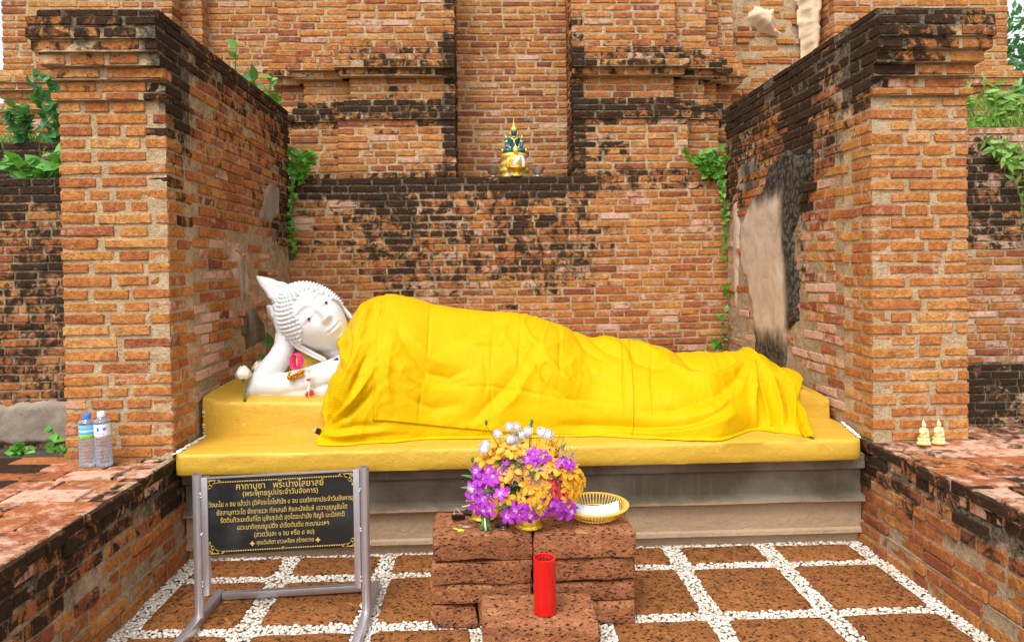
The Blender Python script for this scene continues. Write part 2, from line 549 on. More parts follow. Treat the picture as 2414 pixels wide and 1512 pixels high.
w = Wall('brick_pier', 'tall orange brick pier with stepped dark cap, behind the two water bottles', 'pier', M_MORTAR, 'corbelled brick piers')
face(w, (-1.835, 3.21, 0), X3, -Y3, 0.460, PIER_ROWS, corbel, st_pier_l, 11, ends=(3, 2), ext=(corbel, zero), lenf=len_pier, cap=(True, False), hf=0.755, joint=0.016, wob=0.004)
face(w, (-1.375, 3.21, 0), Y3, X3, 0.27, PIER_ROWS, zero, st_pier_l, 12, ends=(1, 2), ext=(corbel, None), lenf=len_pier, hf=0.755, joint=0.016, depth=0.1)
w.finish()
w = Wall('brick_pier', 'tall orange brick pier with stepped dark cap, behind the two little gilded figurines', 'pier', M_MORTAR, 'corbelled brick piers')
face(w, (1.728, 3.21, 0), X3, -Y3, 0.446, PIER_ROWS, corbel, st_pier_r, 13, ends=(2, 3), ext=(zero, corbel), lenf=len_pier, cap=(False, True), hf=0.755, joint=0.016, wob=0.004,
     skip=lambda c: abs(c.x - 2.13) < 0.07 and abs(c.z - 0.955) < 0.026)
face(w, (1.728, 3.21, 0), Y3, -X3, 0.27, PIER_ROWS, zero, st_pier_r, 14, ends=(1, 2), ext=(corbel, None), lenf=len_pier, hf=0.755, joint=0.016, depth=0.1)
w.finish()

# --- side walls running back from the piers
SIDE_ROWS = courses(0.30, 2.035, PT) + PIER_ROWS[-8:]
def st_side_l(p):
    n = fbm(p.x, p.y, p.z, 1.7) - 0.5
    s = 0.22 + 0.27 * smooth01(p.z + n * 0.5 + (p.y - 3.5) * 0.05, 1.25, 1.85) + 0.20 * smooth01(p.z, 2.1, 2.4)
    old = smooth01(p.y, 4.1, 4.9) * (1 - smooth01(p.z, 1.5, 1.9))
    s += 0.16 * old + 0.10 * smooth01(p.y, 4.6, 5.1)
    return s, 0.22 + 0.35 * (1 - smooth01(p.z, 1.2, 1.7)) , 0.46
def st_side_r(p):
    n = fbm(p.x, p.y, p.z, 1.7) - 0.5
    s = 0.20 + 0.36 * smooth01(p.z + n * 0.5, 1.5, 1.95) + 0.16 * smooth01(p.z, 2.1, 2.35)
    s += 0.36 * smooth01(p.y, 3.70, 3.95) * (1 - smooth01(p.y, 4.0, 4.3)) * smooth01(p.z, 0.9, 1.3)
    s += 0.12 * smooth01(p.y, 4.5, 5.0)
    return s, 0.30 + 0.3 * (1 - smooth01(p.z, 1.3, 1.8)), 0.44
def dec_l(p): return max(0.0, smooth01(p.y, 3.8, 4.6) * (1 - smooth01(p.z, 1.45, 1.75)))
def dec_r(p): return max(0.0, smooth01(p.y, 3.65, 4.0) * (1 - smooth01(p.z, 1.35, 1.8)))
w_sl = Wall('side_wall', 'dark weathered brick side wall behind the head of the white statue', 'brick wall', M_MORTAR_OLD, 'side walls of the recess')
face(w_sl, (-1.381, 3.48, 0), Y3, X3, 1.72, SIDE_ROWS, zero, st_side_l, 21, ends=(2, 0), hf=0.80, joint=0.011, prot=0.0035, wob=0.006, decay=dec_l, depth=0.3)
side_l = w_sl.finish()
w_sr = Wall('side_wall', 'dark weathered brick side wall with a large plaster remnant, beyond the feet of the statue', 'brick wall', M_MORTAR_OLD, 'side walls of the recess')
face(w_sr, (1.734, 3.48, 0), Y3, -X3, 1.72, SIDE_ROWS, zero, st_side_r, 22, ends=(2, 0), hf=0.80, joint=0.011, prot=0.0035, wob=0.006, decay=dec_r, depth=0.3)
side_r = w_sr.finish()

# --- the podium wall behind the statue
def st_back(p):
    n = fbm(p.x + 5, p.y, p.z, 1.1) - 0.5
    cx = 1 - smooth01(abs(p.x + 0.05), 0.55, 1.45)
    s = 0.33 + 0.24 * cx * smooth01(p.z, 0.90, 1.25) + 0.22 * smooth01(p.z, 1.72, 1.9) + 0.16 * n
    s += 0.12 * (p.x < -0.5) * smooth01(p.z, 1.2, 1.5) - 0.14 * smooth01(p.x, 0.9, 1.3) * (1 - smooth01(p.z, 1.6, 1.85))
    return s, 0.36, 0.50
w = Wall('podium_wall', 'low straight brick wall behind the yellow robe with a ledge on top', 'brick wall', M_MORTAR)
face(w, (-1.40, 5.21, 0), X3, -Y3, 3.15, courses(0.34, 1.935, PT), zero, st_back, 31, hf=0.73, joint=0.014, depth=0.45, wob=0.004)
w.finish()

# --- the tower above it, with its niche
TROWS = courses(1.9355, 3.74, PT)
def t_off(z):
    for top, v in ((2.36, 0.055), (2.42, 0.075), (2.47, 0.045), (2.515, 0.015), (2.68, -0.025), (2.735, 0.040), (2.79, 0.078), (2.845, 0.045), (2.90, 0.022), (2.95, 0.0)):
        if z < top: return v
    return -0.012
def t_off2(z):       # the outer wings: base mouldings lie a little higher
    for top, v in ((2.52, 0.05), (2.575, 0.075), (2.63, 0.0), (2.69, 0.02), (2.75, 0.06), (2.80, 0.075), (2.86, 0.03)):
        if z < top: return v
    return 0.0
def st_tower(p):
    n = fbm(p.x, p.y, p.z + 9, 1.3) - 0.5
    s = 0.18
    c = 1 - smooth01(abs(p.x - 0.2), 1.5, 1.9)
    if p.y < 5.5:
        s = lerp_tab(p.z, ((1.95, 0.62), (2.02, 0.44), (2.30, 0.46), (2.36, 0.66), (2.40, 0.74), (2.49, 0.74), (2.53, 0.48), (2.64, 0.38), (2.70, 0.56), (2.86, 0.58), (2.95, 0.44), (3.2, 0.30)))
    else:
        s = lerp_tab(p.z, ((2.5, 0.30), (2.75, 0.33), (2.9, 0.14), (3.4, 0.10)))
    if -0.2 < p.x < 0.66 and p.y > 5.45: s = 0.12 + 0.5 * (1 - smooth01(p.z, 1.97, 2.06))
    if p.y < 5.69 and (-0.30 < p.x < -0.19 or 0.63 < p.x < 0.73): s = max(s, 0.30) + 0.22
    return s + 0.25 * n, 0.34 if p.z < 2.5 else 0.30, 0.56 if p.y < 5.5 or p.x < -1 or p.x > 1.5 else 0.46
w = Wall('brick_tower', 'big stepped orange brick tower base with a tall empty niche, rising behind everything', 'tower', M_MORTAR)
def tf(x0, x1, y, seed, off=t_off, rows=TROWS, ends=(1, 2), ext=(zero, zero), hf_=0.72, **k):
    face(w, (x0, y, 0), X3, -Y3, x1 - x0, rows, off, st_tower, seed, ends=ends, ext=ext, hf=hf_, joint=0.016, depth=0.3, **k)
def tr(x, y0, y1, right, seed, rows=TROWS, ext=zero):
    face(w, (x, y0, 0), Y3, X3 if right else -X3, y1 - y0, rows, zero, st_tower, seed, ends=(2, 0), ext=(ext, zero), hf=0.72, joint=0.016, depth=0.12)
tf(-1.00, -0.205, 5.325, 41, ends=(3, 1), ext=(t_off, zero), cap=(True, False))
tf(0.645, 1.43, 5.325, 42, ends=(1, 3), ext=(zero, t_off), cap=(False, True))
tr(-0.205, 5.325, 5.71, True, 43, ext=t_off)
tr(0.645, 5.325, 5.71, False, 44, ext=t_off)
tf(-0.22, 0.66, 5.70, 45, off=lambda z: 0.035 if z < 2.0 else 0.0, ends=(0, 0), hf_=0.66)
tf(-1.35, -0.94, 5.40, 46, ends=(3, 0), ext=(t_off, zero), cap=(True, False))
tf(1.37, 1.68, 5.40, 47, ends=(0, 3), ext=(zero, t_off), cap=(False, True))
tf(-1.56, -1.29, 5.56, 48, ends=(3, 0), ext=(t_off, zero), cap=(True, False))
tf(1.62, 1.80, 5.50, 49, ends=(0, 3), ext=(zero, t_off), cap=(False, True))
tf(1.74, 1.96, 5.62, 50, ends=(0, 3), ext=(zero, t_off), cap=(False, True))
tf(-2.23, -1.48, 6.00, 51, off=t_off2, ends=(0, 0))
tf(-2.43, -2.22, 5.88, 52, off=t_off2, ends=(0, 1))
tr(-2.22, 5.88, 6.01, True, 53, ext=t_off2)
tf(-3.66, -2.38, 5.70, 54, off=t_off2, ends=(3, 1), ext=(t_off2, zero), cap=(True, False))
tr(-2.38, 5.70, 5.89, True, 55, ext=t_off2)
tf(1.94, 2.80, 6.00, 56, off=lambda z: t_off2(z) * 0.6, ends=(0, 0), prot=0.010, drop=0.02, decay=lambda c: 0.25)
tr(2.777, 5.70, 6.01, False, 57, ext=t_off2)
tf(2.777, 4.19, 5.70, 58, off=t_off2, ends=(1, 3), ext=(zero, t_off2), cap=(False, True))
tower = w.finish()

# --- terraces left and right of the recess
def st_ter_l(p):
    n = fbm(p.x, p.y, p.z, 1.6) - 0.5
    return 0.60 + 0.22 * smooth01(p.z, 1.6, 1.85) - 0.06 * smooth01(p.z, 1.2, 0.8) + 0.3 * n, 0.22, 0.42
def st_ter_r(p):
    n = fbm(p.x, p.y, p.z, 1.6) - 0.5
    s = lerp_tab(p.z, ((0.40, 0.68), (0.56, 0.66), (0.62, 0.34), (1.25, 0.26), (1.5, 0.62), (1.9, 0.68), (2.2, 0.45)))
    return s + 0.2 * n, 0.48, 0.42
w = Wall('terrace_wall', 'blackened old brick terrace wall at the far edge beside the bottle pier', 'brick wall', M_MORTAR_OLD, 'stepped terrace walls')
face(w, (-4.3, 4.70, 0), X3, -Y3, 2.75, courses(0.18, 1.895, PT), zero, st_ter_l, 61, hf=0.76, joint=0.014, depth=0.32)
face(w, (-4.3, 4.95, 0), X3, -Y3, 2.75, courses(1.90, 2.165, PT), zero, st_ter_l, 62, hf=0.76, joint=0.014, depth=0.85)
ter_l = w.finish()
w = Wall('terrace_wall', 'half blackened brick terrace wall at the far edge beside the figurine pier', 'brick wall', M_MORTAR_OLD, 'stepped terrace walls')
face(w, (1.95, 4.90, 0), X3, -Y3, 2.6, courses(0.0, 2.205, PT), zero, st_ter_r, 63, hf=0.76, joint=0.014, depth=0.85)
ter_r = w.finish()

# --- the low parapets either side of the paved court
def st_low(p):
    if p.z > 0.465: return 0.45 + 0.5 * (fbm(p.x, p.y, p.z, 2.2) - 0.5), 0.52, 0.30
    return 0.42 + 0.28 * smooth01(p.z + 0.25 * (fbm(p.x, p.y, p.z, 2.0) - 0.5), 0.16, 0.36), 0.20, 0.45
def low_wall(label, xin, side, x_out, seed, y0=1.2):
    w = Wall('parapet_wall', label, 'low wall', M_MORTAR_OLD, 'low brick parapets')
    n = X3 * side
    face(w, (xin, y0, 0), Y3, n, 3.36 - y0, courses(-0.01, 0.43, 0.055), lambda z: 0.010 * (z < 0.1), st_low, seed, hf=0.80, joint=0.012, depth=0.2, wob=0.006, prot=0.004)
    face(w, (xin, y0, 0), Y3, n, 3.36 - y0, [(0.43, 0.048)], lambda z: 0.004, st_low, seed + 1, hf=0.88, joint=0.012, depth=0.03, rec=0.012, wob=0.003, prot=0.006)
    # top bed and flat-laid bricks
    r = random.Random(seed + 2)
    xa, xb = sorted((xin, x_out))
    nx = int((xb - xa) / 0.1)
    ta, tb_ = (xa, xb - 0.06) if side > 0 else (xa + 0.06, xb)
    for i in range(nx):
        for j in range(24):
            a = ta + (tb_ - ta) * i / nx; b = ta + (tb_ - ta) * (i + 1) / nx
            c = y0 + (3.46 - y0) * j / 24; d = y0 + (3.46 - y0) * (j + 1) / 24
            q = [Vector((a, c, 0.470)), Vector((b, c, 0.470)), Vector((b, d, 0.470)), Vector((a, d, 0.470))]
            w.quad(q, [st_low(v) for v in q])
    for e in (xa,) if side > 0 else (xb,):
        q = [Vector((e, y0, 0)), Vector((e, 3.46, 0)), Vector((e, 3.46, 0.470)), Vector((e, y0, 0.470))]
        w.quad(q, [st_low(v) for v in q])
    y = y0
    row = 0
    while y < 3.44:
        dy = r.uniform(0.115, 0.15)
        x = xin - side * (0.010 if row % 2 else 0.12 + 0.02)
        x = xin - side * 0.002
        first = True
        while (x - x_out) * side > 0.05:
            L = r.uniform(0.20, 0.30)
            if first and row % 2: L *= 0.55
            first = False
            if (x - x_out) * side < L + 0.06: L = abs(x - x_out)
            c = Vector((x - side * L / 2, y + dy / 2, 0.480 + r.gauss(0, 0.002)))
            s_, pa, hb = st_low(c)
            w.brick(c, X3, Z3, L - 0.008, dy - 0.010, (min(1, max(0, s_ + r.gauss(0, 0.05))), min(1, max(0, pa + r.gauss(0, 0.08))), min(1, max(0, hb + r.gauss(0, 0.06)))), tilt=r.gauss(0, 0.01))
            x -= side * L
        y += dy; row += 1
    return w.finish()
low_l = low_wall('low brick parapet with a worn flat top carrying the two water bottles', -1.3675, 1, -1.87, 71)
low_r = low_wall('low brick parapet with a broad worn top carrying the two small gilded figurines', 1.7225, -1, 3.0, 75)

def flat_brick_step(label, x0, x1, y0, y1, z, seed):
    w = Wall('brick_step', label, 'brick step', M_MORTAR_OLD)
    r = random.Random(seed)
    st = lambda p: (0.80, 0.2, 0.35)
    for j in range(8):
        c = y0 + (y1 - y0) * j / 8; d = y0 + (y1 - y0) * (j + 1) / 8
        q = [Vector((x0, c, z - 0.008)), Vector((x1, c, z - 0.008)), Vector((x1, d, z - 0.008)), Vector((x0, d, z - 0.008))]
        w.quad(q, [st(v) for v in q])
    q = [Vector((x0, y1, 0.1)), Vector((x1, y1, 0.1)), Vector((x1, y1, z - 0.008)), Vector((x0, y1, z - 0.008))]; w.quad(q, [st(v) for v in q])
    q = [Vector((x0, y0, 0.1)), Vector((x1, y0, 0.1)), Vector((x1, y0, z - 0.008)), Vector((x0, y0, z - 0.008))]; w.quad(q, [st(v) for v in q])
    y = y0
    while y < y1 - 0.1:
        dy = r.uniform(0.12, 0.15); x = x1 - 0.004 - r.uniform(0, 0.1)
        while x > x0 + 0.08:
            L = min(r.uniform(0.22, 0.34), x - x0)
            c = Vector((x - L / 2, y + dy / 2, z + r.gauss(0, 0.002)))
            w.brick(c, X3, Z3, L - 0.010, dy - 0.014, (min(1, 0.72 + r.gauss(0, 0.2)), 0.3, 0.3 + r.gauss(0, 0.1)))
            x -= L
        y += dy
    return w.finish()
flat_brick_step('blackened brick step just outside the parapet with the bottles', -3.2, -1.878, 2.2, 3.55, 0.425, 81)

# ------------------------------------------------------------------ plaster remnants on the walls
def plaster_mat(name, light, dark, stain_bias):
    t = NT(name)
    a = t.n('Attribute', attribute_name='bc'); sp = t.n('SeparateColor'); t.set(sp.inputs[0], a.outputs['Color'])
    st = sp.outputs[0]
    streak = t.noise(1.0, 6, 0.62, vec=t.vmul(t.pos(), (8, 8, 2.4)))
    n2 = t.noise(34, 6, 0.65)
    base = t.mix(t.step(t.noise(8, 5), 0.3, 0.7), light, tuple(min(1, c * k) for c, k in zip(light, (0.90, 0.80, 0.74))))
    base = t.mix(t.step(n2, 0.55, 0.8), base, tuple(c * 0.6 for c in light))
    m = t.math('ADD', t.math('ADD', t.math('MULTIPLY', streak, 0.75), t.math('MULTIPLY', n2, 0.3)), t.math('MULTIPLY_ADD', st, 1.2, -0.6 + stain_bias))
    c = t.mix(t.step(m, 0.36, 0.74), base, t.mix(t.step(n2, 0.42, 0.62), dark, tuple(min(1, c * 4.0) for c in dark)))
    t.p(Base_Color=c, Roughness=0.95); t.b.inputs['Specular IOR Level'].default_value = 0.1
    t.bump(t.math('ADD', n2, t.math('MULTIPLY', t.noise(110, 4), 0.6)), 0.6, 0.008)
    return t.m
M_PLASTER = plaster_mat('weathered_plaster', (0.56, 0.455, 0.355), (0.030, 0.026, 0.020), 0.0)
M_STUCCO = plaster_mat('cream_stucco', (0.74, 0.60, 0.42), (0.10, 0.07, 0.045), -0.05)
M_GREYSTONE = plaster_mat('grey_render', (0.30, 0.255, 0.205), (0.030, 0.027, 0.022), 0.0)

def patch(name, parent, poly, to3, thick, mat, stf, res=0.014, rough=0.012, edge=0.030, tag_=None):
    """a slab of old plaster: outline poly in wall coordinates, its rim sunk into the joints"""
    P = np.array(poly)
    x0, y0 = P.min(0) - 0.05; x1, y1 = P.max(0) + 0.05
    nx = int((x1 - x0) / res) + 1; ny = int((y1 - y0) / res) + 1
    def sd(x, y):
        d = 1e9; ins = False
        for i in range(len(P)):
            ax, ay = P[i]; bx, by = P[(i + 1) % len(P)]
            t_ = max(0, min(1, ((x - ax) * (bx - ax) + (y - ay) * (by - ay)) / ((bx - ax) ** 2 + (by - ay) ** 2)))
            d = min(d, math.hypot(x - ax - t_ * (bx - ax), y - ay - t_ * (by - ay)))
            if (ay > y) != (by > y) and x < (bx - ax) * (y - ay) / (by - ay) + ax: ins = not ins
        return d if ins else -d
    vid, vs_, cc = {}, [], []
    for j in range(ny + 1):
        for i in range(nx + 1):
            x = x0 + i * res; y = y0 + j * res
            d = sd(x, y) + 0.022 * mnoise.fractal(Vector((x * 13, y * 13, 4.2)), 1, 2, 3)
            if d < -0.022: continue
            th_ = thick * (1 - 0.80 * min(1, stf(x, y)))
            h = -0.016 + (th_ + 0.016) * smooth01(d, -0.012, edge) + rough * mnoise.fractal(Vector((x * 7, y * 7, 1.7)), 1, 2, 4) * smooth01(d, 0, 0.05)
            vid[i, j] = len(vs_); p3 = to3(x, y, h); vs_.append(p3); cc.append((stf(x, y), 0, 0, 1))
    fs = [(vid[i, j], vid[i + 1, j], vid[i + 1, j + 1], vid[i, j + 1]) for (i, j) in vid if (i + 1, j) in vid and (i + 1, j + 1) in vid and (i, j + 1) in vid]
    me = bpy.data.meshes.new(name); me.from_pydata(vs_, [], fs); me.materials.append(mat)
    me.polygons.foreach_set('use_smooth', [True] * len(fs))
    at = me.attributes.new('bc', 'FLOAT_COLOR', 'POINT'); at.data.foreach_set('color', np.array(cc, dtype=np.float32).ravel())
    return link(bpy.data.objects.new(name, me), parent)

def pst(y, z):
    # pale plaster core, black algae above and along its near edge, grey foot
    s = 0.30 + 0.25 * (fbm(y, z, 0.0, 5.0) - 0.5)
    s = max(s, 0.74 * smooth01(z, 1.45, 1.80))
    s = max(s, 0.78 * (1 - smooth01(y - 0.10 * (z - 1.0), 4.02, 4.38)) * smooth01(z, 0.75, 0.95))
    s = max(s, 0.64 * (1 - smooth01(z, 0.75, 1.15)))
    return s
toR = lambda y, z, h: (1.734 - h, y, z)
toL = lambda y, z, h: (-1.381 + h, y, z)
patch('plaster_patch', side_r, [(4.70, 1.70), (4.86, 1.55), (4.89, 1.29), (4.74, 1.16), (4.66, 0.97), (4.64, 0.72), (4.45, 0.55), (4.19, 0.60), (4.15, 0.90), (4.00, 0.98), (3.98, 1.2),
      (4.08, 1.44), (3.96, 1.58), (3.87, 1.72), (3.79, 1.84), (3.83, 1.90), (3.98, 1.89), (4.14, 1.94), (4.40, 1.90), (4.50, 1.74)], toR, 0.020, M_PLASTER, pst, rough=0.006, edge=0.016)['label'] = 'streaked plaster remnant, pale in the middle and black at its rim'
patch('plaster_patch', side_r, [(4.95, 1.75), (5.06, 1.70), (5.07, 1.1), (5.02, 0.9), (4.98, 1.1), (4.93, 1.5)], toR, 0.008, M_PLASTER, lambda y, z: 0.36, rough=0.005)
patch('plaster_patch', side_r, [(4.6, 1.98), (4.95, 1.96), (5.0, 1.8), (4.75, 1.74), (4.62, 1.78)], toR, 0.006, M_PLASTER, lambda y, z: 0.58, rough=0.004)
patch('stone_patch', side_l, [(4.60, 1.80), (4.74, 1.88), (4.93, 1.85), (4.93, 1.66), (4.72, 1.58), (4.51, 1.60)], toL, 0.014, M_GREYSTONE, lambda y, z: 0.40, rough=0.006)
patch('stone_patch', side_l, [(4.18, 1.05), (4.39, 1.09), (4.58, 0.94), (4.55, 0.86), (4.24, 0.84), (4.15, 0.93)], toL, 0.016, M_GREYSTONE, lambda y, z: 0.55, rough=0.006)
patch('stone_patch', side_l, [(4.30, 0.72), (4.55, 0.75), (4.75, 0.62), (4.60, 0.50), (4.3, 0.5)], toL, 0.015, M_GREYSTONE, lambda y, z: 0.30)
patch('plaster_patch', side_l, [(3.95, 1.45), (4.2, 1.38), (4.35, 1.2), (4.2, 1.12), (4.05, 1.25), (3.9, 1.3)], toL, 0.004, M_PLASTER, lambda y, z: 0.46, rough=0.004)
toT = lambda x, z, h: (x, 6.0 - h, z)
patch('stucco_fragment', tower, [(2.18, 3.34), (2.26, 3.42), (2.42, 3.40), (2.42, 3.25), (2.48, 3.20), (2.40, 3.16), (2.29, 3.20)], toT, 0.10, M_STUCCO, lambda y, z: 0.12, edge=0.07)['label'] = 'round cream stucco fragment'
patch('stucco_fragment', tower, [(2.46, 2.86), (2.54, 2.90), (2.60, 2.84), (2.56, 2.76), (2.47, 2.78)], toT, 0.05, M_STUCCO, lambda y, z: 0.25, edge=0.04)
patch('stucco_column', tower, [(2.60, 3.75), (2.615, 3.24), (2.64, 2.98), (2.70, 2.88), (2.77, 2.88), (2.80, 3.75)], lambda x, z, h: (x, 5.94 - h, z), 0.11, M_STUCCO, lambda y, z: 0.10, edge=0.06)
patch('plaster_patch', ter_l, [(-3.6, 0.20), (-3.6, 0.44), (-3.1, 0.47), (-2.76, 0.49), (-2.5, 0.47), (-2.45, 0.22)], lambda x, z, h: (x, 4.70 - h, z), 0.05, M_GREYSTONE, lambda y, z: 0.36)['label'] = 'grey cement render at the foot of the wall'

# ------------------------------------------------------------------ ground and paved court
t = NT('bare_soil')
n2 = t.noise(9, 6)
t.p(Base_Color=t.mix(n2, (0.10, 0.075, 0.045), (0.19, 0.15, 0.09)), Roughness=1.0); t.bump(n2, 0.7, 0.05)
M_SOIL = t.m
mb = MB(); mb.add([(-400, -300, -0.08), (400, -300, -0.08), (400, 500, -0.08), (-400, 500, -0.08)], [(0, 1, 2, 3)])
g = mb.build('ground', M_SOIL); g['kind'] = 'structure'
mb = MB(); mb.box((-3.4, 4.1, 0.07), (3.1, 1.15, 0.26))
g = mb.build('ground_bank', M_SOIL); g['kind'] = 'structure'

t = NT('sand_bed')
n2 = t.noise(60, 5)
t.p(Base_Color=t.mix(n2, (0.32, 0.26, 0.18), (0.55, 0.47, 0.36)), Roughness=1.0); t.bump(n2, 0.8, 0.01)
mb = MB(); mb.box((0.18, 2.25, -0.045), (3.12, 2.2, 0.06))
floor = mb.build('floor', t.m); floor['kind'] = 'structure'

def laterite_mat(name, dark, mid, light):
    t = NT(name)
    oi = t.n('ObjectInfo').outputs['Random']
    P = t.pos()
    n1 = t.noise(26, 7, 0.72, vec=t.vmul(P, (1, 1, 1.7)), dist=1.2)
    n2 = t.noise(120, 4, 0.6)
    pits = t.voro(48, vec=t.vmul(P, (1, 1.2, 1.9)))
    pm = t.step(t.math('ADD', pits, t.math('MULTIPLY', n1, 0.75)), 0.47, 0.70)
    c = t.ramp(t.math('ADD', n1, t.math('MULTIPLY_ADD', oi, 0.10, -0.05)), [(0.30, dark), (0.46, mid), (0.60, tuple(m * 1.3 for m in mid)), (0.72, light)])
    c = t.mix(t.step(n2, 0.35, 0.7), t.mix(1.0, c, (0.7, 0.66, 0.6), 'MULTIPLY'), c)
    c = t.mix(pm, tuple(d * 0.55 for d in dark), c)
    c = t.mix(t.step(t.noise(5, 4), 0.55, 0.75, 0, 0.3), c, tuple(d * 0.8 for d in dark))
    t.p(Base_Color=c, Roughness=0.93); t.b.inputs['Specular IOR Level'].default_value = 0.15
    t.bump(t.math('ADD', t.math('MULTIPLY', pm, 0.8), t.math('ADD', t.math('MULTIPLY', n1, 0.9), t.math('MULTIPLY', n2, 0.35))), 1.0, 0.012)
    return t.m
M_LAT_FLOOR = laterite_mat('laterite_paving', (0.13, 0.046, 0.016), (0.30, 0.120, 0.038), (0.55, 0.30, 0.115))
M_LAT = laterite_mat('laterite_block', (0.18, 0.066, 0.030), (0.37, 0.150, 0.068), (0.62, 0.38, 0.21))

TX = [-1.285 + 0.4295 * i for i in range(7)]
TW = 0.356
TYS = [(3.108, 3.287), (2.672, 3.046), (2.238, 2.606), (1.805, 2.172), (1.37, 1.74)]
tiles = []
r = random.Random(5)
for (ya, yb) in TYS:
    for xa in TX:
        xb = xa + TW
        xa_, xb_ = xa + r.uniform(-.006, .006), xb + r.uniform(-.006, .006)
        a_, b_ = ya + r.uniform(-.005, .005), yb + r.uniform(-.005, .005)
        tiles.append((xa_, xb_, a_, b_))
        n = 14
        vs_, fs = [], []
        sx, sy = r.uniform(0, 99), r.uniform(0, 99)
        dzc = r.uniform(-0.003, 0.004)
        def ring(k, z):
            out = []
            for q in range(4 * n):
                e, f_ = divmod(q, n); f_ = f_ / n
                X, Y = ((f_, 0), (1, f_), (1 - f_, 1), (0, 1 - f_))[e]
                x = xa_ + (xb_ - xa_) * X; y = a_ + (b_ - a_) * Y
                cx, cy = (xa_ + xb_) / 2, (a_ + b_) / 2
                # rounded corners
                rx, ry = abs(X - .5) * 2, abs(Y - .5) * 2
                cr = 1 - 0.035 * max(0, rx + ry - 1.75) / 0.25
                wv = 0.005 * mnoise.fractal(Vector((x * 22 + sx, y * 22 + sy, 0)), 1, 2, 3)
                d = Vector((x - cx, y - cy)); d = d * cr; d = d * (1 + (wv - k) / max(0.05, d.length))
                out.append((cx + d.x, cy + d.y, z + dzc + 0.0025 * mnoise.noise(Vector((x * 15, y * 15, sx)))))
            return out
        for k, z in ((0.0, -0.03), (0.0, -0.005), (0.004, 0.000), (0.012, 0.003)):
            vs_ += ring(k, z)
        N = 4 * n
        for j in range(3):
            for q in range(N):
                fs.append((j * N + q, j * N + (q + 1) % N, (j + 1) * N + (q + 1) % N, (j + 1) * N + q))
        fs.append(tuple(range(3 * N, 4 * N)))
        MB().add(vs_, fs).build('paving_tile', M_LAT_FLOOR, floor, smooth=True, angle=50)

def pebble_mat(name, joined):
    t = NT(name)
    if joined: v = t.n('NewGeometry').outputs['Random Per Island']
    else: v = t.n('ObjectInfo').outputs['Random']
    c = t.ramp(v, [(0.0, (0.46, 0.35, 0.24)), (0.14, (0.62, 0.54, 0.44)), (0.45, (0.72, 0.67, 0.60)), (0.8, (0.78, 0.755, 0.71)), (1.0, (0.58, 0.52, 0.46))])
    c = t.mix(t.step(t.noise(90, 3), 0.5, 0.8, 0, 0.25), c, (0.45, 0.36, 0.26))
    c = t.mix(t.step(t.noise(4, 5), 0.40, 0.70, 0.10, 0.5), c, t.mix(1.0, c, (0.86, 0.76, 0.62), 'MULTIPLY'))
    t.p(Base_Color=c, Roughness=0.55)
    return t.m
M_PEB, M_PEBJ = pebble_mat('white_pebble', False), pebble_mat('white_pebbles', True)
bm = bmesh.new(); bmesh.ops.create_icosphere(bm, subdivisions=1, radius=1.0)
ico_v = np.array([v.co[:] for v in bm.verts]); ico_f = [tuple(v.index for v in f.verts) for f in bm.faces]; bm.free()
peb_var = []
for k in range(6):
    rr = random.Random(k)
    vv = ico_v * np.array([1.0, 0.80, 0.42]) * np.array([[1 + rr.uniform(-.1, .1)] for _ in ico_v])
    peb_var.append((vv, MB().add([tuple(q) for q in vv], ico_f).mesh('pebble', M_PEB)))
cand = []
sp_ = 0.0150
r = random.Random(9)
yy = 2.02; row = 0
while yy < 3.335:
    xx = -1.36 + (row % 2) * sp_ / 2
    while xx < 1.72:
        x = xx + r.uniform(-.006, .006); y = yy + r.uniform(-.006, .006)
        if all(not (a - 0.001 + 0.004 < x < b - 0.003 and c + 0.003 < y < d - 0.003) for a, b, c, d in tiles):
            cand.append((x, y))
        xx += sp_
    yy += sp_ * 0.80; row += 1
jv, jf = [], []
# the nearest three hundred in view stay single
order = sorted(cand, key=lambda q: -cam_area((q[0], q[1], 0), 1, 1))
nb = 0
for (x, y) in order:
    vv, me = peb_var[r.randrange(6)]
    s_ = r.uniform(0.0078, 0.0122)
    M = Matrix.Translation((x, y, r.uniform(-0.009, -0.003))) @ Euler((r.uniform(-.2, .2), r.uniform(-.2, .2), r.uniform(0, 6.28))).to_matrix().to_4x4() @ Matrix.Scale(s_, 4)
    if nb < 300 and cam_area((x, y, 0), 1, 1) > 0:
        inst('pebble', me, floor, M); nb += 1
    else:
        A = np.array(M); wv = vv @ A[:3, :3].T + A[:3, 3]; b = len(jv)
        jv.extend(map(tuple, wv)); jf.extend(tuple(k + b for k in f) for f in ico_f)
o = MB().add(jv, jf).build('pebbles', M_PEBJ, floor); o['kind'] = 'stuff'
# ------------------------------------------------------------------ the plinth with its gilded slab
t = NT('stained_cement')
P = t.pos()
sep = t.n('SeparateXYZ'); t.set(sep.inputs[0], P)
n1 = t.noise(3.2, 6, 0.6, vec=t.vmul(P, (1, 1, 2)))
n2 = t.noise(40, 5, 0.6)
drip = t.noise(1.0, 5, 0.6, vec=t.vmul(P, (30, 30, 1.2)))
base = t.mix(n1, (0.30, 0.205, 0.125), (0.47, 0.345, 0.22))
hz = t.step(t.math('ADD', sep.outputs[2], t.math('MULTIPLY_ADD', n1, 0.10, -0.05)), 0.185, 0.225)
old = t.mix(t.step(t.noise(2.4, 5), 0.38, 0.66), (0.125, 0.098, 0.068), (0.25, 0.215, 0.165))
old = t.mix(t.step(drip, 0.55, 0.8, 0, 0.5), old, (0.30, 0.27, 0.21))
c = t.mix(hz, base, old)
c = t.mix(t.step(n2, 0.5, 0.85, 0, 0.5), c, t.mix(1.0, c, (0.55, 0.52, 0.48), 'MULTIPLY'))
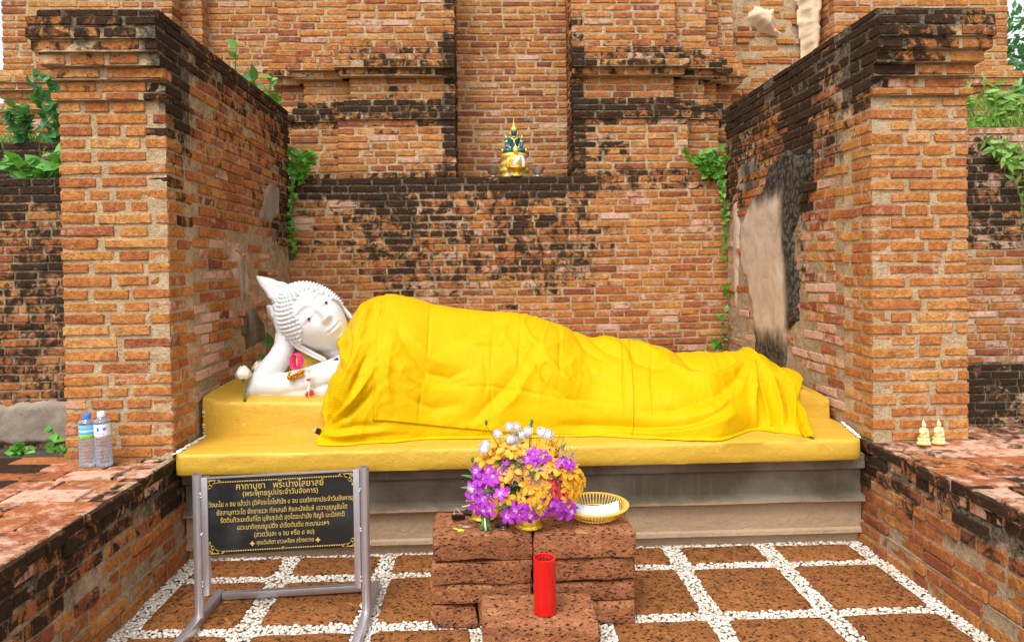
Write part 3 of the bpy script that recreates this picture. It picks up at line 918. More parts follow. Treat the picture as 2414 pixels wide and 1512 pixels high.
t.p(Base_Color=c, Roughness=0.9); t.b.inputs['Specular IOR Level'].default_value = 0.2
t.bump(t.math('ADD', n2, t.math('MULTIPLY', t.noise(9, 4), 1.2)), 0.7, 0.01)
M_CEMENT = t.m

t = NT('gold_paint')
n1 = t.noise(2.5, 5); n2 = t.noise(26, 6, 0.65); n3 = t.noise(90, 4)
c = t.mix(n1, (0.56, 0.325, 0.026), (0.68, 0.42, 0.044))
c = t.mix(t.step(n2, 0.58, 0.8, 0, 0.6), c, (0.86, 0.62, 0.15))
br = t.noise(1.0, 5, 0.6, vec=t.vmul(t.pos(), (3, 14, 22)))
c = t.mix(t.step(br, 0.45, 0.75, 0, 0.55), c, (0.50, 0.275, 0.020))
c = t.mix(t.step(t.noise(11, 6, 0.7), 0.66, 0.72, 0, 0.5), c, (0.30, 0.17, 0.04))
t.p(Base_Color=c, Roughness=t.math('MULTIPLY_ADD', br, 0.5, 0.22), Metallic=0.12); t.b.inputs['Specular IOR Level'].default_value = 0.5
t.bump(t.math('ADD', t.math('MULTIPLY', n2, 1.0), t.math('ADD', t.math('MULTIPLY', n1, 1.5), t.math('MULTIPLY', n3, 0.35))), 0.5, 0.008)
M_GOLDP = t.m
M_FLAKE = plain('flaking_white_paint', (0.82, 0.80, 0.78), 0.7, bump=(60, 0.8, 0.01))

base_root = empty('statue_base', (0.18, 3.25, 0))
tag(base_root, 'long cement plinth with a thick gold painted slab under the reclining statue', 'plinth')
def to_base(o):
    o.matrix_parent_inverse = Matrix.Translation((-0.18, -3.25, 0)); return o

def strip_prof(name, prof, x0, x1, mat, nx=80, wob=0.002, caps=True, endwob=0.0):
    """sweep a (y, z) profile along x with a hand-made waver"""
    vs_, fs = [], []
    for i in range(nx + 1):
        x = x0 + (x1 - x0) * i / nx
        for j, (y, z) in enumerate(prof):
            wv = wob * mnoise.fractal(Vector((x * 3.1, y * 9, z * 9)), 1, 2, 3)
            wz = wob * 0.9 * mnoise.fractal(Vector((x * 2.3 + 7, y * 9, z * 9)), 1, 2, 3)
            vs_.append((x, y + wv, z + wz))
    m = len(prof)
    for i in range(nx):
        for j in range(m - 1):
            fs.append((i * m + j, (i + 1) * m + j, (i + 1) * m + j + 1, i * m + j + 1))
    if caps:
        fs.append(tuple(range(m - 1, -1, -1))); fs.append(tuple(range(nx * m, nx * m + m)))
    return to_base(MB().add(vs_, fs, 0).build(name, mat, base_root, smooth=True, angle=40))

strip_prof('plinth', [(5.0, 0.420), (3.268, 0.420), (3.262, 0.414), (3.262, 0.352), (3.270, 0.346), (3.300, 0.338), (3.302, 0.236), (3.296, 0.230), (3.262, 0.226), (3.260, 0.203), (3.268, 0.197),
           (3.298, 0.190), (3.302, 0.070), (3.290, 0.062), (3.288, 0.046), (3.318, 0.042), (3.325, -0.03), (5.0, -0.03)], -1.362, 1.718, M_CEMENT)
# slab: rounded worn edge; right end tapers back against the pier
def slab():
    x0, x1, yf, z0, z1 = -1.352, 1.655, 3.165, 0.415, 0.507
    nx = 120
    vs_, fs = [], []
    for i in range(nx + 1):
        x = x0 + (x1 - x0) * i / nx
        e = 0.018 * (1 - smooth01(min(x - x0, x1 - x), 0, 0.03))
        wv = lambda k: 0.004 * mnoise.fractal(Vector((x * 4.0, k, 0)), 1, 2, 4)
        chip = 0.010 * max(0, mnoise.noise(Vector((x * 6, 8.1, 0))) - 0.25)
        prof = [(yf + 0.08, z0 - 0.0), (yf + 0.005 + wv(1), z0 + 0.001 + wv(2) * 0.7), (yf + 0.001 + wv(3), z0 + 0.006), (yf + wv(4), z0 + 0.035), (yf + wv(5), z1 - 0.016),
                (yf + 0.002 + wv(6) + chip, z1 - 0.004 + wv(2) * 0.5), (yf + 0.007 + wv(7) + chip, z1 + wv(8) * 0.4), (yf + 0.06, z1 + 0.002 + wv(9) * 0.5), (yf + 0.25, z1 + 0.003), (4.9, z1 + 0.003), (4.9, z0)]
        vs_ += [(x, y + e, z) for y, z in prof]
    m = 11
    for i in range(nx):
        for j in range(m):
            k = (j + 1) % m
            fs.append((i * m + j, (i + 1) * m + j, (i + 1) * m + k, i * m + k))
    fs.append(tuple(range(m - 1, -1, -1))); fs.append(tuple(range(nx * m, nx * m + m)))
    to_base(MB().add(vs_, fs).build('slab', M_GOLDP, base_root, smooth=True, angle=60))
slab()
# wedge of slab between its front corner and the right wall
to_base(MB().add([(1.650, 3.19, 0.417), (1.722, 3.48, 0.417), (1.722, 4.2, 0.417), (1.650, 4.2, 0.417), (1.650, 3.19, 0.508), (1.722, 3.48, 0.508), (1.722, 4.2, 0.508), (1.650, 4.2, 0.508)],
       [(0, 1, 5, 4), (1, 2, 6, 5), (4, 5, 6, 7), (2, 3, 7, 6), (0, 3, 2, 1)]).build('slab_end', M_GOLDP, base_root, smooth=False))
# the upper step the figure lies on, with a soft worn front edge
def upper_step():
    x0, x1 = -1.366, 1.712
    nx, vs_, fs = 90, [], []
    for i in range(nx + 1):
        f_ = i / nx; x = x0 + (x1 - x0) * f_
        yf = 3.520 - 0.06 * smooth01(x, -1.3, -0.7) + 0.13 * smooth01(x, 0.9, 1.35)
        zt = 0.672 - 0.012 * f_ - 0.05 * smooth01(x, 1.55, 1.72) + 0.02 * (1 - smooth01(x, -1.37, -1.25))
        wv = lambda k: 0.005 * mnoise.fractal(Vector((x * 3.0, k * 1.7, 5)), 1, 2, 4)
        prof = [(yf - 0.004, 0.500), (yf + wv(1), 0.52), (yf + wv(2), 0.58), (yf + 0.002 + wv(3), zt - 0.024), (yf + 0.008 + wv(4), zt - 0.006), (yf + 0.022 + wv(5), zt + wv(6) * 0.5), (yf + 0.14, zt + 0.012 + wv(7)), (yf + 0.3, zt + 0.018), (4.85, zt + 0.02), (4.85, 0.5)]
        vs_ += [(x, y, z) for y, z in prof]
    m = 10
    for i in range(nx):
        for j in range(m):
            k = (j + 1) % m
            fs.append((i * m + j, (i + 1) * m + j, (i + 1) * m + k, i * m + k))
    fs.append(tuple(range(m - 1, -1, -1))); fs.append(tuple(range(nx * m, nx * m + m)))
    to_base(MB().add(vs_, fs).build('upper_step', M_GOLDP, base_root, smooth=True, angle=60))
upper_step()
# white flakes where the paint meets the brickwork
mb = MB(); r = random.Random(3)
for q in range(70):
    if q < 38:
        f_ = q / 38; p = Vector((-1.352 + r.uniform(-.006, .006), 3.17 + 0.33 * f_, 0.509 + r.uniform(0, .006)))
        if r.random() < 0.3: p = Vector((-1.362, 3.53, 0.51 + 0.17 * r.random()))
    else:
        f_ = (q - 38) / 32; p = Vector((1.655 + 0.07 * f_, 3.19 + 0.30 * f_, 0.511 + r.uniform(0, .006)))
    mb.ball(p, (r.uniform(.006, .013), r.uniform(.008, .018), r.uniform(.002, .005)), nu=6, nv=4)
to_base(mb.build('paint_flakes', M_FLAKE, base_root))['kind'] = 'stuff'

# ------------------------------------------------------------------ the reclining statue
M_WHITE = NT('white_gloss_paint')
_n = M_WHITE.noise(30, 5)
M_WHITE.p(Base_Color=M_WHITE.mix(M_WHITE.noise(6, 3), (0.66, 0.67, 0.685), (0.72, 0.725, 0.735)), Roughness=0.38)
M_WHITE.bump(_n, 0.12, 0.004)
M_WHITE = M_WHITE.m
M_BLACK = plain('black_paint', (0.01, 0.01, 0.012), 0.3)

HC = Vector((-0.884, 3.74, 1.042))           # centre of the head
# head axes in the world: up runs to the upper left, the face looks at the camera, turned a little to its upper side
_up = Vector((-0.72, 0.0, 0.69)).normalized()
_rt = Vector((0.69, 0.0, 0.72)).normalized()          # from the lower ear to the upper ear
_fw = Vector((0, -1, 0))
_turn = Matrix.Rotation(rad(28), 3, _up)
_nod = None
fwd = (_turn @ _fw).normalized(); rgt = (_turn @ _rt).normalized()
_nod = Matrix.Rotation(rad(0), 3, rgt)
fwd = _nod @ fwd; upv = _nod @ _up
HM = Matrix.Identity(4); HM = Matrix(((rgt.x, -fwd.x, upv.x, HC.x), (rgt.y, -fwd.y, upv.y, HC.y), (rgt.z, -fwd.z, upv.z, HC.z), (0, 0, 0, 1))) @ Matrix.Scale(0.93, 4)   # local: x right, -y forward, z up

def g2(x, z, cx, cz, sx, sz, rot=0.0):
    c, s_ = math.cos(rot), math.sin(rot)
    dx, dz = x - cx, z - cz
    a, b = dx * c + dz * s_, -dx * s_ + dz * c
    return math.exp(-(a / sx) ** 2 - (b / sz) ** 2)

def head_surface(th, ph):
    """unit-sphere angles -> point of the head in metres; the head is about 0.30 wide and 0.40 tall"""
    d = Vector((math.sin(th) * math.sin(ph), -math.sin(th) * math.cos(ph), math.cos(th)))
    rx, ry, rz = 0.156, 0.170, 0.195
    if d.z < 0: rx *= 1 - 0.24 * (-d.z) ** 1.3; rz = 0.236
    p = Vector((d.x * rx, d.y * ry, d.z * rz))
    if d.z > 0: p.z += 0.015 * max(0, d.z)
    if d.y < 0.1:                                    # the face
        k = smooth01(-d.y, 0.0, 0.45)
        x, z = p.x, (p.z if p.z > 0 else p.z / 1.20)
        e = 0.0
        e += 0.006 * g2(x, z, 0, 0.10, 0.09, 0.05)                               # forehead
        for s_ in (-1, 1):
            ax = abs(x)
        ax = abs(x)
        # brow arc: a raised line from the nose root sweeping out
        zb = 0.052 + 0.020 * math.sin(min(1, ax / 0.105) * math.pi * 0.9) - 0.010 * (ax < 0.02)
        if ax < 0.125: e += 0.0075 * math.exp(-((z - zb) / 0.008) ** 2) * smooth01(0.125 - ax, 0, 0.03)
        e -= 0.010 * g2(ax, z, 0.058, 0.040, 0.038, 0.016)                       # socket
        e += 0.011 * g2(ax, z, 0.060, 0.010, 0.034, 0.019)                       # lid
        zl = -0.004 - 0.006 * math.cos((ax - 0.06) / 0.045 * 1.5) if abs(ax - 0.06) < 0.045 else None
        if zl is not None: e -= 0.0055 * math.exp(-((z - zl) / 0.0035) ** 2)     # eye line
        e += 0.008 * g2(ax, z, 0.078, -0.055, 0.045, 0.040)                      # cheek
        # nose
        nz = smooth01(z, -0.075, -0.055) * (1 - smooth01(z, 0.030, 0.062))
        prof = 0.012 + 0.026 * (1 - smooth01(z, -0.06, 0.05))
        wid = 0.0125 + 0.010 * (1 - smooth01(z, -0.06, 0.0))
        e += prof * nz * math.exp(-(ax / wid) ** 2)
        e += 0.010 * g2(ax, z, 0.020, -0.055, 0.010, 0.010)                      # wings of the nose
        # mouth
        e += 0.0085 * g2(x, z, 0, -0.108, 0.045, 0.030)
        zm = -0.106 + 0.10 * (ax ** 2) / 0.05
        e += 0.0075 * math.exp(-((z - zm - 0.0095) / 0.0065) ** 2) * smooth01(0.048 - ax, 0, 0.02)
        e += 0.0085 * math.exp(-((z - zm + 0.0105) / 0.0075) ** 2) * smooth01(0.042 - ax, 0, 0.02)
        e -= 0.0065 * math.exp(-((z - zm) / 0.0032) ** 2) * smooth01(0.052 - ax, 0, 0.012)
        e += 0.011 * g2(x, z, 0, -0.165, 0.035, 0.022)                           # chin
        e -= 0.004 * g2(x, z, 0, -0.138, 0.03, 0.008)
        p = p + Vector((0, -1, 0)) * (e * k)
    return p

body = MB()
NT_, NP_ = 150, 200
vs_, fs = [], []
for j in range(NT_ + 1):
    th = 0.001 + (math.pi - 0.002) * j / NT_
    for i in range(NP_):
        # finer towards the face
        a = -math.pi + 2 * math.pi * i / NP_
        ph = a - 0.45 * math.sin(a)
        vs_.append(HM @ head_surface(th, ph))
for j in range(NT_):
    for i in range(NP_):
        k = (i + 1) % NP_
        fs.append((j * NP_ + i, (j + 1) * NP_ + i, (j + 1) * NP_ + k, j * NP_ + k))
fs.append(tuple(range(NP_))); fs.append(tuple(range((NT_) * NP_ + NP_ - 1, NT_ * NP_ - 1, -1)))
body.add(vs_, fs)
# hair cap a little proud of the face, with its oval hairline
hl = lambda d: smooth01(d.z * 0.75 + max(0.0, d.y) * 1.1 + abs(d.x) * 0.62, 0.42, 0.45)
vs_, fs = [], []
for j in range(61):
    th = 0.001 + (math.pi - 0.002) * j / 60
    for i in range(96):
        ph = -math.pi + 2 * math.pi * i / 96
        d = Vector((math.sin(th) * math.sin(ph), -math.sin(th) * math.cos(ph), math.cos(th)))
        b_ = head_surface(th, ph)
        k = 1.045 if (d.y > -0.80 and d.z > -0.50 and hl(d) > 0.5) else 0.93
        vs_.append(HM @ (b_ * k))
for j in range(60):
    for i in range(96):
        k = (i + 1) % 96
        fs.append((j * 96 + i, (j + 1) * 96 + i, (j + 1) * 96 + k, j * 96 + k))
fs.append(tuple(range(96))); fs.append(tuple(range(60 * 96 + 95, 60 * 96 - 1, -1)))
body.add(vs_, fs)
# topknot and flame
TK = Vector((-0.012, 0.030, 0.160))
body.ball((0, 0, 0), (0.080, 0.085, 0.070), M=HM @ Matrix.Translation(TK), nu=24, nv=14)
# neck, shoulder, trunk and the arm that props the head
W3 = lambda x, y, z: Vector((x, y, z))
neck0 = HM @ Vector((0.005, 0.04, -0.10))
body.tube([neck0, HM @ Vector((0.0, 0.035, -0.19)), W3(-0.69, 3.80, 0.86), W3(-0.55, 3.83, 0.82)], [0.095, 0.088, 0.105, 0.16], n=24)
body.tube([W3(-0.56, 3.80, 0.86), W3(-0.35, 3.82, 0.86), W3(0.1, 3.84, 0.81), W3(0.5, 3.84, 0.76), W3(1.0, 3.84, 0.72), W3(1.45, 3.84, 0.70)], [0.16, 0.19, 0.15, 0.11, 0.06, 0.05], n=20)
elbow = W3(-1.135, 3.655, 0.718)
# upper arm: elbow to the robe
body.tube([W3(-1.185, 3.655, 0.690), elbow, W3(-1.03, 3.645, 0.722), W3(-0.90, 3.64, 0.742), W3(-0.78, 3.65, 0.772), W3(-0.66, 3.68, 0.81)], [0.030, 0.050, 0.060, 0.066, 0.074, 0.085], n=24, up=(0, 1, 0))
# forearm: elbow up to the wrist under the ear
body.tube([W3(-1.180, 3.655, 0.678), W3(-1.150, 3.668, 0.715), W3(-1.095, 3.69, 0.785), W3(-1.050, 3.71, 0.850), W3(-1.030, 3.725, 0.905), W3(-1.020, 3.74, 0.96)], [0.028, 0.056, 0.066, 0.060, 0.052, 0.058], n=24, up=(0, 1, 0))
# hand, flat against the head behind the ear
body.tube([W3(-1.020, 3.735, 0.94), W3(-1.035, 3.745, 1.00), W3(-1.065, 3.76, 1.05)], [0.052, 0.060, 0.045], n=20, flat=0.7)
for k in range(4):
    a0 = W3(-1.045 - 0.010 * k, 3.73 + 0.018 * k, 1.01); a1 = a0 + W3(-0.035, 0.0, 0.055); a2 = a1 + W3(-0.02, 0.01, 0.05)
    body.tube([a0, a1, a2], [0.016, 0.015, 0.010], n=10)
# fill at the crook of the elbow, where the arm rests on the step
body.tube([W3(-1.20, 3.655, 0.672), W3(-1.10, 3.65, 0.688), W3(-0.95, 3.64, 0.694), W3(-0.80, 3.64, 0.700), W3(-0.62, 3.67, 0.73)], [0.018, 0.040, 0.052, 0.06, 0.07], n=16)
raw = body.mesh('raw', M_WHITE)
tmp = link(bpy.data.objects.new('raw', raw))
md = tmp.modifiers.new('r', 'REMESH'); md.mode = 'VOXEL'; md.voxel_size = 0.0042; md.use_smooth_shade = True
md2 = tmp.modifiers.new('s', 'SMOOTH'); md2.factor = 0.5; md2.iterations = 3
dg = bpy.context.evaluated_depsgraph_get()
fine = bpy.data.meshes.new_from_object(tmp.evaluated_get(dg))
bpy.data.objects.remove(tmp)
fine.materials.clear(); fine.materials.append(M_WHITE)
fine.polygons.foreach_set('use_smooth', [True] * len(fine.polygons))
statue = link(bpy.data.objects.new('reclining_statue', fine))
tag(statue, 'large white reclining statue propping its head on one arm, its body under a yellow robe', 'statue')
# long ear
mb = MB()
ear = [(-0.150, 0.035, 0.030), (-0.160, 0.025, 0.005), (-0.160, 0.015, -0.05), (-0.150, 0.000, -0.11), (-0.138, -0.012, -0.165), (-0.130, -0.018, -0.20), (-0.128, -0.02, -0.213)]
mb.tube([HM @ Vector(q) for q in ear], [0.014, 0.030, 0.034, 0.030, 0.027, 0.026, 0.016], n=14, flat=0.42, up=HM.to_3x3() @ Vector((1, 0, 0)))
mb.tube([HM @ (Vector(q) + Vector((-0.012, -0.010, 0))) for q in ear[1:6]], [0.006, 0.009, 0.008, 0.007, 0.004], n=8)
mb.build('ear', M_WHITE, statue)
mb = MB(); mb.tube([HM @ (Vector((-q[0], q[1], q[2])) * 1.0) for q in ear], [0.014, 0.030, 0.034, 0.030, 0.027, 0.026, 0.016], n=14, flat=0.42, up=HM.to_3x3() @ Vector((1, 0, 0)))
mb.build('ear', M_WHITE, statue)
# pupils
for s_ in (-1, 1):
    mb = MB(); q = Vector((s_ * 0.058, -1, 0.0)); 
    # find the surface there
    best = min(((head_surface(a, b) - Vector((s_ * 0.060, -0.16, -0.002))).length, a, b) for a in [1.2 + 0.02 * i for i in range(30)] for b in [s_ * (0.2 + 0.02 * i) for i in range(30)])
    sp3 = head_surface(best[1], best[2])
    mb.ball((0, 0, 0), (0.0085, 0.005, 0.0075), M=HM @ Matrix.Translation(sp3 + Vector((0, -0.0015, 0))), nu=12, nv=8)
    mb.build('pupil', M_BLACK, statue)
# flame finial: a tall ribbed spike leaning back
mb = MB()
for k in range(5):
    a = (k - 2) * 0.42
    pts = []
    for i in range(8):
        f_ = i / 7
        wv = 0.010 * math.sin(f_ * 16 + k) * (1 - f_)
        pts.append(HM @ (TK + Vector((-0.015 * f_ + math.sin(a) * 0.062 * (1 - f_) ** 0.9 + wv * 0.6, -0.034 * math.cos(a) * (1 - f_) + 0.012 * f_, 0.040 + 0.190 * f_ + wv * 0.2))))
    mb.tube(pts, [0.023 * (1 - i / 7) ** 0.6 + 0.004 for i in range(8)], n=12)
mb.build('flame_finial', M_WHITE, statue)
# snail curls
cm = MB().lathe([(0.0125, -0.006), (0.0120, 0.002), (0.0092, 0.008), (0.0055, 0.014), (0.0012, 0.0190)], n=7, cap=False).mesh('hair_curl', M_WHITE)
gold = math.pi * (3 - math.sqrt(5))
nc = 0
for i in range(860):
    z_ = 1 - 2 * (i + 0.5) / 860
    th = math.acos(z_); ph = (i * gold) % (2 * math.pi) - math.pi
    d = Vector((math.sin(th) * math.sin(ph), -math.sin(th) * math.cos(ph), z_))
    if not (d.y > -0.80 and d.z > -0.45 and hl(d) > 0.5): continue
    if (rgt * d.x - fwd * d.y + upv * d.z).y > 0.25: continue                   # far side of the head
    p = head_surface(th, ph) * 1.045
    nrm = Vector((d.x / 0.15, d.y / 0.165, d.z / 0.19)).normalized()
    q = nrm.to_track_quat('Z', 'Y').to_matrix().to_4x4()
    inst('hair_curl', cm, statue, HM @ Matrix.Translation(p) @ q)
    nc += 1
for i in range(90):
    z_ = 1 - (i + 0.5) / 90 * 1.1
    th = math.acos(z_); ph = (i * gold) % (2 * math.pi)
    d = Vector((math.sin(th) * math.cos(ph), math.sin(th) * math.sin(ph), z_))
    if z_ > 0.86 or (rgt * d.x - fwd * d.y + upv * d.z).y > 0.35: continue
    p = TK + Vector((d.x * 0.085, d.y * 0.085, d.z * 0.075))
    inst('hair_curl', cm, statue, HM @ Matrix.Translation(p) @ d.to_track_quat('Z', 'Y').to_matrix().to_4x4())

# gilded pillow under the arm
vs_, fs = [], []
mb = MB(); mb.ball((0, 0, 0), (0.19, 0.12, 0.12), nu=40, nv=24)
for v in mb.v:
    x, y, z = v
    vs_.append((-0.915 + x * (1 + 0.2 * abs(z) / 0.12), 3.83 + y, 0.800 + z + 0.008 * mnoise.noise(Vector(v) * 14)))
MB().add(vs_, mb.f).build('gold_pillow', M_GOLDP)
tag(bpy.data.objects['gold_pillow'], 'rounded gold painted pillow in the crook of the statue\'s arm', 'pillow')
# ------------------------------------------------------------------ the yellow robe
ROBE_L = [(-0.667, 3.80, 1.100), (-0.718, 3.74, 1.009), (-0.750, 3.70, 0.925), (-0.740, 3.62, 0.815), (-0.775, 3.55, 0.708), (-0.793, 3.48, 0.648), (-0.766, 3.38, 0.576), (-0.783, 3.30, 0.512)]
ROBE_R = [(1.596, 3.80, 0.735), (1.633, 3.75, 0.714), (1.618, 3.68, 0.699), (1.527, 3.52, 0.635), (1.497, 3.40, 0.577), (1.482, 3.30, 0.538), (1.465, 3.21, 0.512)]
ROBE_C = [(-0.629, 1.126, -0.671, 3.279), (-0.548, 1.153, -0.551, 3.300), (-0.407, 1.140, -0.401, 3.318), (-0.272, 1.098, -0.269, 3.354), (-0.107, 1.067, -0.113, 3.347), (0.043, 1.053, 0.024, 3.343),
          (0.203, 1.035, 0.171, 3.345), (0.329, 0.997, 0.288, 3.342), (0.534, 0.920, 0.465, 3.342), (0.670, 0.907, 0.579, 3.315), (0.798, 0.889, 0.708, 3.277), (0.890, 0.867, 0.807, 3.243),
          (1.004, 0.836, 0.924, 3.216), (1.190, 0.832, 1.038, 3.213), (1.394, 0.833, 1.244, 3.379), (1.539, 0.747, 1.331, 3.318)]
def _poly(pts, t):
    f = t * (len(pts) - 1); i = min(int(f), len(pts) - 2); f -= i
    return tuple(a + (b - a) * f for a, b in zip(pts[i], pts[i + 1]))
def _col(k, t):
    """column k of the drape, t from the ridge (0) to the hem (1); t < 0 runs down the back"""
    n = len(ROBE_C)
    if t < 0:
        p = _col(k, 0.0); f = min(1.0, -t)
        return (p[0], p[1] + 0.26 * math.sin(f * 1.57), p[2] - (p[2] - 0.60) * (1 - math.cos(f * 1.57)) * 0.9)
    if k == 0: return _poly(ROBE_L, t)
    if k == n + 1: return _poly(ROBE_R, t)
    xr, zr, xb, yb = ROBE_C[k - 1]
    m = 1.75 if k < 9 else 1.55
    a = t * math.pi / 2
    g = math.sin(a) ** (2 / m); h = math.cos(a) ** (2 / m) if t < 1 else 0.0
    return (xr + (xb - xr) * t, 3.80 + (yb - 3.80) * g, 0.512 + (zr - 0.512) * h)
def robe_point(s, t):
    """s in 0..1 along the body"""
    n = len(ROBE_C) + 1
    f = s * n; i = min(int(f), n - 1); f -= i
    P = [_col(max(0, min(n, i + d)), t) for d in (-1, 0, 1, 2)]
    out = []
    for a, b, c, d in zip(*P):
        out.append(0.5 * (2 * b + (c - a) * f + (2 * a - 5 * b + 4 * c - d) * f * f + (3 * b - a - 3 * c + d) * f ** 3))
    return tuple(out)
FOLDS = [(-10,11,[(-0.762,0.577),(-0.722,0.704),(-0.673,0.83),(-0.637,0.929)]),(9,10,[(-0.746,0.582),(-0.69,0.694),(-0.641,0.819),(-0.604,0.926)]),(-11,12,[(-0.739,0.585),(-0.663,0.687),(-0.606,0.789),(-0.568,0.883)]),(9,12,[(-0.724,0.592),(-0.641,0.67),(-0.569,0.764),(-0.524,0.832)]),(-10,14,[(-0.716,0.59),(-0.627,0.641),(-0.552,0.71),(-0.513,0.757)]),(-8,10,[(-0.769,0.584),(-0.76,0.655),(-0.742,0.748)]),(8,9,[(-0.775,0.616),(-0.756,0.71),(-0.718,0.804)]),(-9,9,[(-0.748,0.931),(-0.746,0.876),(-0.691,0.826)]),(9,10,[(-0.719,0.98),(-0.716,0.91),(-0.671,0.862)]),(-8,12,[(-0.684,1.008),(-0.656,0.952),(-0.661,0.878)]),(7,14,[(-0.579,1.121),(-0.601,1.035),(-0.61,0.951)]),(-7,14,[(-0.604,1.092),(-0.614,1.013),(-0.623,0.96)]),(-7,16,[(-0.719,0.568),(-0.597,0.589),(-0.502,0.582)]),(8,14,[(-0.738,0.544),(-0.606,0.554),(-0.447,0.56)]),(-6,10,[(-0.741,0.525),(-0.562,0.528),(-0.366,0.533)]),(-9,24,[(-0.428,0.98),(-0.351,0.88),(-0.285,0.8),(-0.186,0.776),(-0.106,0.808)]),(7,26,[(-0.36,0.951),(-0.275,0.858),(-0.174,0.826)]),(-5,16,[(-0.314,0.776),(-0.209,0.751),(-0.107,0.757)]),(5,18,[(-0.438,0.878),(-0.368,0.785),(-0.285,0.737)]),(-5,30,[(-0.173,0.941),(-0.073,0.967),(0.02,1.005),(0.111,1.017)]),(5,26,[(-0.139,0.9),(-0.033,0.927),(0.073,0.972)]),(-8,34,[(0.156,0.817),(0.087,0.736),(-0.009,0.654),(-0.098,0.566)]),(7,30,[(0.204,0.801),(0.13,0.689),(0.03,0.602)]),(-4,12,[(-0.015,0.845),(-0.007,0.765),(-0.018,0.694)]),(-7,26,[(0.222,0.837),(0.291,0.728),(0.405,0.653),(0.498,0.6)]),(7,26,[(0.271,0.854),(0.342,0.765),(0.45,0.683)]),(-5,20,[(0.445,0.95),(0.488,0.874),(0.574,0.818)]),(-7,20,[(0.528,0.917),(0.592,0.863),(0.665,0.834),(0.748,0.825)]),(6,18,[(0.598,0.904),(0.658,0.877),(0.745,0.875)]),(-11,22,[(0.695,0.894),(0.748,0.825),(0.83,0.804),(0.969,0.807)]),(9,18,[(0.787,0.884),(0.855,0.843),(0.968,0.828)]),(-12,26,[(0.993,0.834),(1.018,0.793),(1.119,0.78),(1.246,0.805),(1.371,0.831)]),(12,18,[(0.907,0.807),(0.975,0.752),(1.093,0.746),(1.229,0.774),(1.363,0.825)]),(-12,28,[(1.357,0.818),(1.197,0.733),(1.027,0.677),(0.851,0.634),(0.693,0.623)]),(10,24,[(1.351,0.81),(1.214,0.695),(1.056,0.635),(0.902,0.593)]),(-14,30,[(1.274,0.735),(1.092,0.639),(0.917,0.577),(0.724,0.554),(0.483,0.557),(0.315,0.557)]),(10,22,[(1.121,0.601),(0.956,0.561),(0.769,0.535),(0.537,0.533)]),(12,14,[(1.389,0.831),(1.315,0.732),(1.253,0.626),(1.258,0.532)]),(-11,16,[(1.364,0.809),(1.349,0.701),(1.327,0.597),(1.309,0.524)]),(10,16,[(1.385,0.816),(1.408,0.716),(1.389,0.616),(1.359,0.531)]),(-11,14,[(1.413,0.811),(1.478,0.714),(1.451,0.628),(1.387,0.543)]),(9,12,[(1.516,0.741),(1.526,0.687),(1.467,0.61),(1.402,0.535)]),(-8,14,[(1.555,0.722),(1.543,0.667),(1.489,0.606),(1.435,0.536)]),(8,14,[(1.507,0.637),(1.489,0.568),(1.445,0.512)]),(-3,5,[(-0.287,1.091),(-0.286,0.927),(-0.295,0.774)]),(-2.5,5,[(0.034,1.049),(0.014,0.826),(0.009,0.565)]),(-2.5,5,[(0.17,1.033),(0.145,0.818),(0.139,0.65)]),(-3,5,[(0.364,0.973),(0.326,0.72)]),(-3.5,5,[(0.691,0.886),(0.644,0.728),(0.631,0.593)]),(-3,5,[(0.834,0.862),(0.779,0.746),(0.754,0.598)]),(-2.5,5,[(-0.313,0.734),(-0.322,0.591)]),(-2,6,[(-0.254,0.915),(0.038,0.907),(0.34,0.907)]),(-2,6,[(-0.232,0.739),(0.012,0.739),(0.323,0.68),(0.62,0.64)]),(8,26,[(-0.45,0.952),(-0.47,0.808),(-0.448,0.67)]),(-6,30,[(-0.386,0.705),(-0.264,0.644),(-0.129,0.658)]),(-5,30,[(0.435,0.807),(0.536,0.744),(0.632,0.71)])]
t = NT('yellow_brocade')
uv = t.n('UVMap'); uv.uv_map = 'UVMap'
sp = t.n('SeparateXYZ'); t.set(sp.inputs[0], uv.outputs[0])
wu = t.math('SINE', t.math('MULTIPLY', sp.outputs[0], 560.0)); wv_ = t.math('SINE', t.math('MULTIPLY', sp.outputs[1], 560.0))
dm = t.step(t.math('MULTIPLY', wu, wv_), 0.05, 0.5)
weave = t.noise(900, 2)
c = t.mix(t.noise(3, 3), (0.60, 0.366, 0.001), (0.64, 0.402, 0.001))
c = t.mix(t.math('MULTIPLY', dm, 0.5), c, (0.44, 0.215, 0.001))
t.p(Base_Color=c, Roughness=t.math('MULTIPLY_ADD', dm, -0.16, 0.52))
t.b.inputs['Specular IOR Level'].default_value = 0.22
t.b.inputs['Specular Tint'].default_value = (1.0, 0.8, 0.25, 1)
t.bump(t.math('ADD', t.math('MULTIPLY', dm, 0.6), weave), 0.25, 0.002)
M_ROBE = t.m

